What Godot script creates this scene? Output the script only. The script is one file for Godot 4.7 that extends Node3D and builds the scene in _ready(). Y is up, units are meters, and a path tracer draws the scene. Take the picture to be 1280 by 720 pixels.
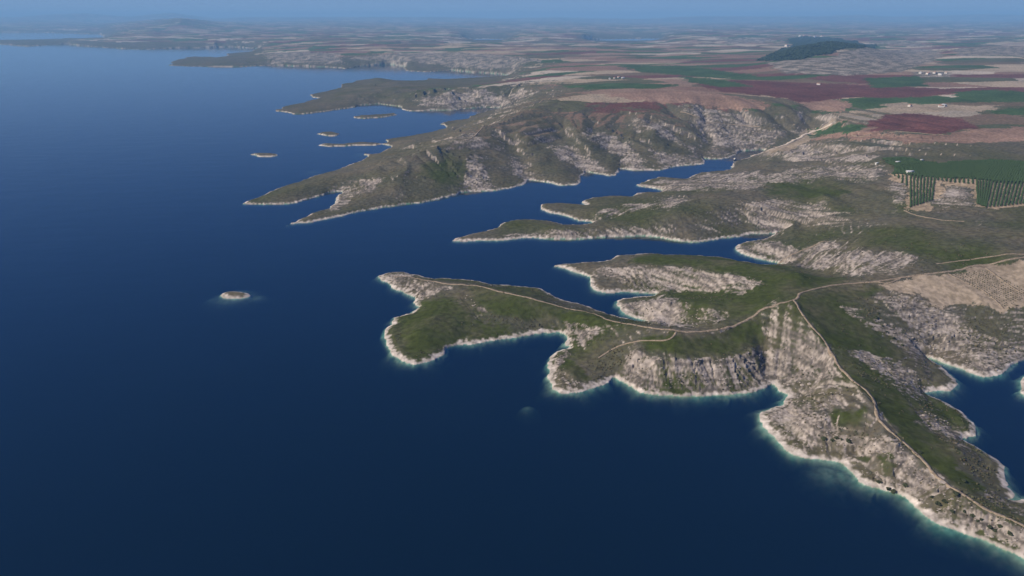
extends Node3D
# A reservoir among bare limestone hills, seen from about 400 m up.
# All plan coordinates are metres on the lake's surface: x to the right, z negative ahead.

const EYE := 400.0            # height of the viewpoint over the lake
const NU := 2041              # land survey grid: columns and rows; the spacing grows with distance
const NV := 1351
const STEP := 3               # every third line of it carries the coarse survey
const SPREAD := 0.92         # half the grid's width per metre of distance
const NEAR := 330.0
const FAR := 46000.0
const MAINLAND := [550.8, -318.3, 477.5, -339.3, 434.3, -365.8, 419.3, -399.1, 406.7, -424.6, 397.9, -435.1, 388.7, -446.1, 374.7, -455.5, 361.6, -465.2, 356.5, -474.1, 355.2, -485.5, 353.2, -496.2, 347.7, -506.1, 336.0, -511.7, 324.2, -517.5, 321.8, -528.1, 320.6, -540.2, 318.3, -550.2, 306.8, -554.1, 292.3, -556.7, 276.9, -563.2, 270.4, -582.2, 265.8, -603.6, 265.2, -626.3, 272.3, -642.3, 286.5, -650.5, 300.7, -655.5, 303.6, -665.7, 315.4, -677.9, 307.7, -686.8, 307.5, -701.6, 304.4, -703.4, 292.1, -692.3, 276.1, -683.2, 262.7, -681.4, 246.1, -677.9, 213.3, -674.4, 192.4, -674.4, 168.6, -677.9, 146.8, -683.2, 135.6, -699.7, 125.4, -713.0, 122.7, -720.7, 109.9, -703.4, 92.7, -692.3, 75.2, -683.2, 54.9, -681.4, 46.4, -692.3, 42.1, -718.8, 44.7, -753.2, 53.3, -781.4, 64.3, -792.8, 78.3, -799.7, 68.4, -806.7, 74.2, -828.4, 65.7, -846.0, 43.7, -843.5, 16.2, -833.4, -13.9, -823.5, -42.3, -811.5, -68.4, -806.7, -83.5, -799.7, -86.1, -781.4, -98.5, -763.9, -121.9, -751.1, -138.1, -759.6, -158.6, -792.8, -171.9, -833.4, -175.9, -856.3, -167.4, -872.2, -169.8, -894.2, -148.8, -908.5, -136.7, -932.0, -149.4, -947.3, -147.5, -969.4, -165.9, -985.8, -187.8, -1006.0, -217.1, -1048.8, -225.1, -1063.7, -209.1, -1079.0, -182.7, -1082.9, -153.7, -1067.5, -128.9, -1048.8, -98.7, -1048.8, -52.2, -1037.8, -29.6, -1023.5, 0.0, -1019.9, 25.5, -1012.9, 47.0, -1006.0, 58.6, -985.8, 73.3, -963.0, 98.8, -947.3, 115.6, -935.1, 123.4, -920.1, 139.2, -905.6, 157.2, -894.2, 180.7, -877.6, 193.7, -874.9, 182.6, -888.6, 169.6, -899.9, 159.6, -926.0, 155.8, -941.1, 159.2, -956.7, 171.6, -966.2, 197.3, -972.7, 218.8, -975.9, 229.5, -985.8, 218.2, -985.8, 202.6, -989.1, 175.6, -992.4, 143.8, -989.1, 129.1, -1002.6, 127.5, -1023.5, 130.3, -1048.8, 126.5, -1063.7, 104.2, -1082.9, 72.2, -1115.0, 90.8, -1123.2, 126.5, -1131.6, 177.5, -1144.4, 191.2, -1170.7, 228.2, -1175.2, 268.9, -1175.2, 297.0, -1170.7, 335.0, -1166.2, 366.9, -1161.8, 396.3, -1140.1, 431.7, -1119.1, 478.8, -1115.0, 464.0, -1131.6, 447.3, -1144.4, 423.0, -1170.7, 415.4, -1202.8, 418.3, -1217.0, 428.7, -1236.5, 453.3, -1251.4, 500.7, -1277.0, 544.2, -1314.5, 509.9, -1303.6, 487.6, -1303.6, 476.5, -1303.6, 430.3, -1277.0, 386.9, -1261.5, 344.5, -1246.4, 309.5, -1261.5, 274.8, -1282.3, 219.8, -1282.3, 164.3, -1277.0, 101.0, -1266.7, 39.1, -1277.0, 0.0, -1266.7, -61.7, -1256.5, -115.7, -1256.5, -106.4, -1277.0, -70.4, -1309.1, -29.3, -1336.9, -18.5, -1383.6, 10.2, -1401.9, 42.5, -1401.9, 84.4, -1389.6, 108.0, -1365.7, 136.2, -1365.7, 179.8, -1383.6, 138.9, -1395.7, 116.2, -1433.3, 66.3, -1486.4, 68.3, -1535.8, 115.0, -1543.1, 173.9, -1521.4, 163.5, -1565.4, 191.2, -1596.0, 241.2, -1611.8, 282.4, -1603.9, 310.1, -1619.8, 286.2, -1627.8, 314.3, -1644.1, 363.5, -1644.1, 376.7, -1660.7, 353.5, -1694.9, 311.4, -1721.4, 336.7, -1748.6, 400.0, -1825.3, 457.9, -1795.8, 488.9, -1835.3, 521.2, -1876.4, 593.8, -1897.6, 629.4, -1941.4, 709.8, -2071.9, 784.6, -2163.7, 834.4, -2234.1, 780.2, -2219.6, 739.4, -2205.4, 705.4, -2136.7, 632.0, -2071.9, 607.7, -2071.9, 584.3, -2084.5, 564.3, -1998.7, 500.0, -1975.4, 416.7, -1908.4, 337.9, -1908.4, 318.7, -1930.2, 307.3, -1930.2, 283.9, -1845.4, 260.8, -1835.3, 231.7, -1866.0, 199.4, -1897.6, 197.6, -1855.6, 183.5, -1776.7, 168.8, -1730.4, 127.0, -1721.4, 77.7, -1767.2, 34.1, -1795.8, 30.9, -1730.4, 0.0, -1694.9, -61.5, -1660.7, -125.7, -1644.1, -149.8, -1603.9, -196.4, -1557.9, -243.8, -1535.8, -288.7, -1507.2, -336.0, -1472.8, -387.4, -1414.3, -418.5, -1383.6, -466.8, -1365.7, -450.8, -1414.3, -412.3, -1493.3, -409.9, -1543.1, -420.7, -1603.9, -416.4, -1660.7, -449.9, -1644.1, -470.4, -1596.0, -515.2, -1535.8, -570.0, -1528.6, -622.3, -1535.8, -612.2, -1580.6, -594.8, -1660.7, -574.4, -1730.4, -554.7, -1776.7, -514.5, -1876.4, -480.9, -1952.6, -449.7, -2071.9, -442.6, -2110.3, -478.3, -2163.7, -422.7, -2150.1, -412.1, -2219.6, -395.7, -2278.4, -435.7, -2324.3, -444.3, -2421.7, -363.4, -2508.9, -300.9, -2602.1, -252.5, -2702.2, -294.4, -2809.7, -246.8, -2901.8, -186.3, -2949.9, -143.4, -3131, -49.5, -3335, -134.5, -3366, -226.5, -3304, -274.5, -3244, -359.8, -3244, -470.7, -3215, -530.1, -3366, -657.3, -3496, -743.2, -3430, -792.6, -3304, -864.2, -3187, -960.1, -3104, -1092.2, -3215, -1045.5, -3531, -1022.4, -3750, -1126.7, -3911, -1075.6, -4132, -1048.4, -4379, -1062.0, -4838, -963.8, -5105, -784.3, -4838, -604.5, -4838, -605.8, -5035, -447.0, -4968, -229.5, -5105, 0.0, -5249, -60.2, -5362, -293.1, -5562, -482.4, -5822, -658.0, -5647, -822.0, -5733, -1123.0, -6532, -1340.1, -6313, -1411.8, -6009, -1596.1, -6208, -2180.0, -6421, -2387.2, -6208, -2856.6, -6313, -3097, -6421, -3362, -7152, -3494, -7898, -3140, -7737, -3384, -8614, -3257, -9240, -3508, -9963, -4046, -10511, -4359, -10230, -4716, -10095, -4937, -9710, -5498, -10095, -7249, -11804, -7242, -10807, -8219, -11625, -9411, -12178, -13215, -13940, -20339, -17785, -46000, -45990, 60000, -45990, 60000, -4000, 9000, -1500.0, 954.1, -667.4, 807.9, -703.4, 729.9, -722.7, 690.8, -746.9, 681.5, -774.8, 643.4, -763.9, 609.0, -742.8, 578.2, -722.7, 564.1, -718.8, 553.6, -732.6, 540.3, -751.1, 531.0, -766.0, 522.6, -772.6, 527.9, -755.3, 528.9, -728.6, 522.1, -701.6, 504.0, -686.8, 471.5, -683.2, 482.5, -667.4, 490.0, -647.2, 489.3, -626.3, 484.5, -606.6, 477.2, -596.3, 458.0, -590.6, 465.6, -578.0, 469.7, -564.5, 472.4, -545.2, 459.2, -523.3, 453.3, -502.8, 441.0, -496.2, 457.4, -497.3, 477.3, -495.1, 532.6, -484.5, 633.6, -480.3, 714.8, -460.3]
const ISLANDS := [
	[-721.5, -2554.7, -713.6, -2592.5, -677.0, -2602.1, -638.0, -2564.1, -627.9, -2508.9, -674.5, -2508.9],
	[-671.7, -2316.6, -642.0, -2348.0, -571.9, -2340.1, -510.2, -2372.1, -439.8, -2348.0, -457.1, -2308.8, -537.8, -2308.8, -612.8, -2285.9],
	[-692.5, -2987.1, -660.3, -3064, -602.0, -3090, -529.3, -3145, -506.4, -3090, -552.9, -3012, -629.2, -2962.2],
	[-822.8, -2150.1, -799.6, -2170.5, -759.3, -2163.7, -722.9, -2136.7, -741.8, -2110.3, -786.3, -2110.3],
	[-452.6, -979.2, -449.7, -990.8, -440.3, -995.8, -424.0, -992.4, -406.0, -980.8, -404.4, -972.7, -413.1, -966.2, -433.3, -964.6, -446.2, -969.4],
	[605.4, -714.9, 621.3, -726.6, 630.0, -722.7, 612.0, -692.3, 585.7, -670.9, 581.6, -677.9, 592.3, -696.0]]
const FAR_LAKES := [
	[-22469, -21773, -18728, -23063, -13134, -20619, -10551, -18640, -8605, -15632, -9092, -14738, -9527, -13940, -11577, -14196, -15555, -15025],
	[-945.6, -14302, -490.8, -14851, 78.8, -14302, -152.0, -13791, -601.8, -13644],
	[1358.7, -13693, 1912.3, -14462, 2813.2, -15025, 3315, -14682, 2919.6, -13940, 2077.1, -13454, 1536.6, -13269]]
const RELIEF := [
	[363.7, -813.2, 60, 369.8, -772.1, 47, 372.5, -697.2, 29.75, 369.4, -634.3, 34.5, 367.6, -596.0, 33.5, 367.0, -576.5, 27.25, 370.6, -544.0, 21.75, 381.3, -514.4, 16.5, 386.6, -492.7, 15.75, 400.7, -469.7, 13, 420.1, -448.7, 12.5, 456.0, -398.4, 16.25, 517.4, -371.3, 20.5],
	[322.9, -575.4, 15, 344.1, -566.4, 18.25, 364.5, -548.8, 26.5],
	[297.7, -604.6, 11, 319.0, -598.9, 17.5, 341.6, -605.7, 22.75],
	[341.1, -536.1, 5.75, 337.8, -548.1, 5.25, 334.3, -564.0, 6],
	[440.3, -541.8, 9.75, 420.3, -549.8, 17.75],
	[443.3, -616.4, 11.25, 422.4, -632.8, 20.75],
	[430.7, -514.3, 7.75],
	[491.2, -702.3, 6, 457.9, -723.1, 16, 422.9, -733.9, 26.5],
	[307.3, -706.9, 1.25, 309.6, -726.2, 6.75, 309.6, -748.6, 13.5, 308.8, -769.1, 19.75],
	[335.3, -740.4, 17.75, 338.2, -715.6, 12.5, 323.1, -690.5, 5.25],
	[369.6, -711.9, 18.75, 338.0, -682.4, 6.75, 314.9, -674.4, 1],
	[153.0, -745.2, 24, 166.5, -724.2, 24, 199.9, -716.7, 25.75, 236.5, -719.8, 26.25, 261.5, -724.4, 26, 291.4, -742.7, 25.25],
	[129.3, -838.8, 21.25, 155.3, -820.4, 23.75, 178.0, -788.1, 33, 209.5, -771.1, 36.5, 240.0, -773.3, 35.5, 298.4, -800.0, 36.5, 330.0, -820.7, 45.5, 371.1, -830.3, 54, 474.2, -897.3, 50.5, 566.1, -912.9, 55.5, 681.1, -940.1, 62.75, 753.2, -949.8, 71.75, 905.7, -971.4, 92],
	[225.3, -751.4, 28.5, 279.5, -767.7, 26],
	[-196.1, -1043.0, 5, -133.2, -1010.2, 12, -52.6, -971.5, 19, 23.1, -911.9, 25, 79.3, -887.8, 16.5, 129.3, -838.8, 21.25],
	[-105.2, -863.9, 16, -127.1, -818.5, 13, -75.5, -835.3, 11],
	[-41.3, -868.2, 8, -58.1, -913.5, 13],
	[0.0, -856.3, 9.75, 44.4, -863.9, 7.5],
	[95.2, -815.7, 8.5, 107.8, -836.1, 13],
	[60.4, -724.2, 6.75, 77.4, -710.7, 8.75],
	[112.7, -726.7, 3.25, 116.8, -745.3, 7.5, 127.7, -761.9, 12.25],
	[104.0, -756.5, 15],
	[211.9, -867.2, 6, 238.5, -842.5, 16, 269.4, -805.5, 34],
	[170.8, -923.9, 3.5, 198.9, -920.1, 12.75, 242.2, -908.8, 22.5, 283.7, -856.6, 34.75],
	[207.5, -890.9, 7.75, 232.5, -863.4, 15],
	[109.2, -1095.0, 4.25, 147.9, -1079.1, 10, 205.3, -1104.0, 17, 252.4, -1102.1, 22, 303.1, -1062.5, 30, 358.5, -1030.8, 37, 392.9, -985.9, 45, 418.7, -930.0, 54],
	[197.7, -1058.1, 19, 234.7, -1047.0, 23, 293.2, -1022.8, 29, 326.0, -983.8, 34, 372.1, -942.0, 42],
	[246.4, -974.3, 6, 278.3, -957.0, 13, 323.0, -911.8, 30, 358.3, -886.3, 44],
	[488.1, -1088.6, 8, 492.1, -983.8, 34, 512.8, -930.7, 50],
	[442.4, -1198.3, 9.25, 467.5, -1188.6, 17, 515.9, -1165.4, 23, 572.5, -1137.2, 36.5, 617.6, -1094.4, 53, 691.6, -1043.9, 69, 798.2, -1017.5, 80],
	[570.8, -1051.7, 50.25, 610.5, -987.2, 64],
	[-72.2, -1314.3, 1.75, 9.8, -1346.6, 9, 80.4, -1321.3, 13, 159.4, -1308.7, 11.75, 259.0, -1334.4, 19.25, 341.6, -1347.6, 34, 434.7, -1390.0, 36.25, 505.2, -1400.5, 35.25, 607.6, -1406.8, 42.25],
	[70.9, -1292.1, 11.75, 137.4, -1296.4, 13.75, 209.5, -1302.3, 12, 278.0, -1304.4, 13],
	[89.6, -1488.4, 5, 173.6, -1438.9, 11, 273.6, -1418.6, 20, 381.9, -1447.1, 32],
	[211.1, -1393.1, 6, 269.0, -1391.1, 17],
	[195.7, -1553.3, 5, 294.7, -1536.7, 13, 384.3, -1530.1, 24, 467.0, -1503.7, 36],
	[346.5, -1713.1, 4, 422.2, -1692.0, 15, 525.8, -1706.4, 24, 610.2, -1661.1, 34, 685.4, -1606.6, 46],
	[478.4, -1315.7, 3, 468.9, -1356.3, 13, 442.4, -1386.5, 33.75],
	[507.4, -1378.8, 27.25, 523.1, -1346.9, 14],
	[569.9, -1297.9, 10, 592.8, -1280.9, 20, 623.4, -1220.7, 44],
	[659.1, -1414.9, 57.5, 669.1, -1322.1, 47.5, 776.8, -1355.0, 72],
	[916.6, -1626.9, 84, 1004.5, -1582.7, 87, 1152.3, -1530.0, 92, 1321.9, -1475.4, 96],
	[729.1, -1233.7, 68, 827.0, -1226.6, 76, 925.6, -1200.2, 80],
	[724.1, -1145.3, 66, 842.8, -1080.7, 78],
	[776.2, -1993.6, 50, 881.2, -1940.8, 66, 963.3, -1857.7, 76, 1031.9, -1731.2, 84],
	[746.9, -1906.1, 32, 827.1, -1760.0, 54, 877.7, -1658.7, 70],
	[813.4, -2211.3, 1.5, 906.6, -2258.2, 14, 995.0, -2320.7, 30, 1111.7, -2444.5, 52],
	[-620.5, -1546.6, 1, -572.3, -1567.5, 11, -521.1, -1618.8, 16, -466.3, -1709.4, 19.25, -394.4, -1757.7, 29.5, -315.1, -1788.0, 48.5, -226.7, -1850.1, 68.75, -104.3, -2051.4, 87, 26.6, -2326.5, 108, 179.7, -2635.4, 116, 391.9, -2860.5, 120, 624.3, -2904.9, 122, 804.8, -2728.2, 118, 937.8, -2572.3, 105.75, 1029.8, -2505.5, 99.5],
	[-315.1, -1788.0, 48.5, -272.8, -1642.2, 32.25, -298.1, -1556.4, 13.75, -356.6, -1479.6, 5.5, -409.9, -1409.9, 3],
	[-226.7, -1850.1, 68.75, -136.7, -1787.6, 42.25, -81.8, -1725.7, 19.75, -65.8, -1672.5, 3.25],
	[-89.7, -1923.9, 60, -32.6, -1846.7, 28.25, 16.7, -1754.5, 5],
	[23.9, -2065.5, 82.5, 113.7, -1940.2, 32.25, 162.7, -1756.7, 4.5],
	[202.5, -2203.4, 98.75, 253.9, -2011.9, 32.75, 280.8, -1871.6, 3.25],
	[430.6, -2352.4, 104.75, 499.4, -2172.0, 41.25, 562.8, -2049.8, 4.25],
	[631.0, -2517.7, 112, 721.4, -2359.3, 50.75, 727.4, -2228.5, 8.75],
	[34.2, -1801.0, 1, 33.3, -1887.7, 20, 0.0, -2032.9, 52.5],
	[197.7, -1903.6, 1, 182.2, -2054.7, 34.5, 133.0, -2217.5, 71.75],
	[313.6, -1942.8, 2, 338.6, -2073.0, 31.25, 333.7, -2300.5, 72.5],
	[595.0, -2079.3, 1, 646.8, -2243.1, 21.75, 682.2, -2496.8, 64.25],
	[-412.8, -1662.9, 1.5, -371.8, -1693.5, 20.75],
	[-377.5, -2320.8, 14, -245.3, -2354.5, 30, -153.1, -2662.3, 30],
	[-423.8, -2131.2, 6, -397.1, -2195.0, 7],
	[-992.1, -3153.2, 4.25, -910.6, -3327.4, 12, -837.1, -3507.7, 22, -673.6, -3718.6, 36, -465.6, -3612.2, 58.25, -258.0, -3564.6, 62.75, -53.5, -3647.1, 78.75, 239.5, -3541.3, 95.75],
	[-993.7, -4404.9, 12, -891.8, -4720.0, 20, -679.5, -4306.6, 30],
	[-465.6, -3612.2, 58.25, -490.8, -3453.8, 24],
	[-258.0, -3564.6, 62.75, -306.1, -3362.7, 26.5],
	[-53.5, -3647.1, 78.75, -137.5, -3456.1, 23.75],
	[-201.7, -3558.3, 40, -269.7, -3378.9, 6],
	[-97.6, -3426.9, 8, 39.1, -3441.1, 36.75],
	[239.5, -3541.3, 95.75, 670.1, -3726.8, 108, 1150.6, -3946.4, 112, 1429.8, -3529.9, 112, 1997.4, -3480.9, 116, 2934.6, -3431.9, 120],
	[1095.0, -2454.0, 92, 1182.9, -2238.1, 94, 1559.7, -2121.1, 110, 1839.4, -2106.5, 112],
	[1307.1, -1755.0, 100],
	[-2981.1, -6684.3, 12, -2574.1, -6801.5, 34, -1737.6, -6504.1, 50, -1260.7, -6662.1, 41.5, -535.2, -5995.6, 39.25, 0.0, -5462.6, 24.75],
	[-2576.7, -7491.6, 60, -1694.1, -6940.7, 85, -915.3, -6874.6, 88, 0.0, -5899.4, 95, 649.8, -4853.0, 108],
	[-3464.7, -9207.2, 40, -1930.5, -7928.5, 90],
	[-8327.6, -11790.1, 25, -7321.1, -11940.7, 45, -5953.7, -10960.3, 40, -5176.5, -10655.9, 50, -4287.7, -10496.0, 55.25],
	[-7744.6, -12108.9, 40, -6354.6, -12020.1, 80, -4873.5, -11644.4, 90, -2581.5, -9750.4, 100, 501.0, -7544.8, 105, 2807.4, -7040.3, 110, 5058.2, -6919.0, 115],
	[-7802.0, -11050.5, 60],
	[-1505.9, -9734.6, 60, 0.0, -10047.0, 70, 1619.8, -9162.0, 80],
	[1812.0, -5248.8, 112, 2151.3, -5403.7, 200, 2581.5, -5850.3, 220, 2760.8, -5673.9, 190, 3168.3, -5949.2, 130],
	[3630.3, -6069.3, 150, 4123.3, -6214.3, 170, 4732.8, -6484.4, 160],
	[-24435.1, -23735.9, 110, -19380.3, -23918.7, 120, -16151.2, -23034.1, 95, -16701.8, -25011.0, 120, -16339.6, -25739.3, 125, -14037.2, -23735.9, 110, -12147.1, -21730.7, 90],
	[-12467.7, -22331.2, 150, -12868.6, -25066.4, 260, -14198.5, -29584.2, 340, -8927.9, -19734.7, 390, -10068.0, -23662.6, 340, -9815.3, -24613.9, 250, -8151.0, -24037.8, 180, -5784.6, -24037.8, 180, -3260.9, -24837.9, 160, -1075.6, -24574.2, 150],
	[0.0, -22917.5, 120, 6292.5, -22099.0, 130, 14341.9, -20462.0, 150],
	[-7625.1, -15785.7, 110, -2183.6, -14195.6, 110, 3985.3, -13950.9, 115, 9637.8, -13706.1, 120],
	[-52000, -43825, 575, -48732, -43472, 751, -46814, -43379, 710, -43994, -43771, 445, -41552, -44869, 650, -37831, -43322, 570, -34472, -43987, 477, -30322, -44590, 420, -27635, -44265, 591, -25090, -43324, 661, -22637, -43540, 457, -20269, -43835, 696, -17951, -44830, 330, -16130, -44672, 440, -13651, -43314, 415, -10667, -44458, 431, -6659, -43306, 434, -4115, -43686, 430, -746, -44489, 341, 2533, -44251, 414, 4929, -44560, 363, 8088, -44483, 331, 11272, -44965, 488, 14527, -43424, 486, 18296, -43674, 491, 20852, -44115, 571, 23373, -44984, 461, 25266, -43565, 513, 28721, -45063, 611, 32236, -44351, 522, 36405, -43378, 334, 40059, -45005, 422, 42663, -44857, 455, 46356, -44395, 592, 49609, -44026, 458],
	[-52000, -39179, 300, -48696, -37640, 225, -46746, -38514, 173, -44093, -38703, 281, -40808, -39097, 237, -37879, -37962, 289, -35702, -38761, 325, -32605, -38773, 195, -30485, -38117, 188, -27419, -38410, 191, -25421, -39235, 303, -21436, -38569, 158, -18664, -37884, 302, -15456, -37708, 214, -11790, -38067, 257, -9394, -39286, 313, -7460, -37759, 276, -4292, -37683, 203, -1958, -37902, 294, 385, -38109, 255, 2621, -39055, 261, 5948, -39095, 165, 9470, -38797, 186, 13126, -38130, 193, 17064, -38472, 274, 20165, -38419, 220, 23157, -38438, 253, 25557, -39170, 246, 29535, -39033, 310, 33380, -37623, 236, 35917, -39218, 275, 38832, -38345, 290, 42691, -38661, 166, 45947, -37978, 300, 47887, -37845, 228, 51175, -38255, 330]]
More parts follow.
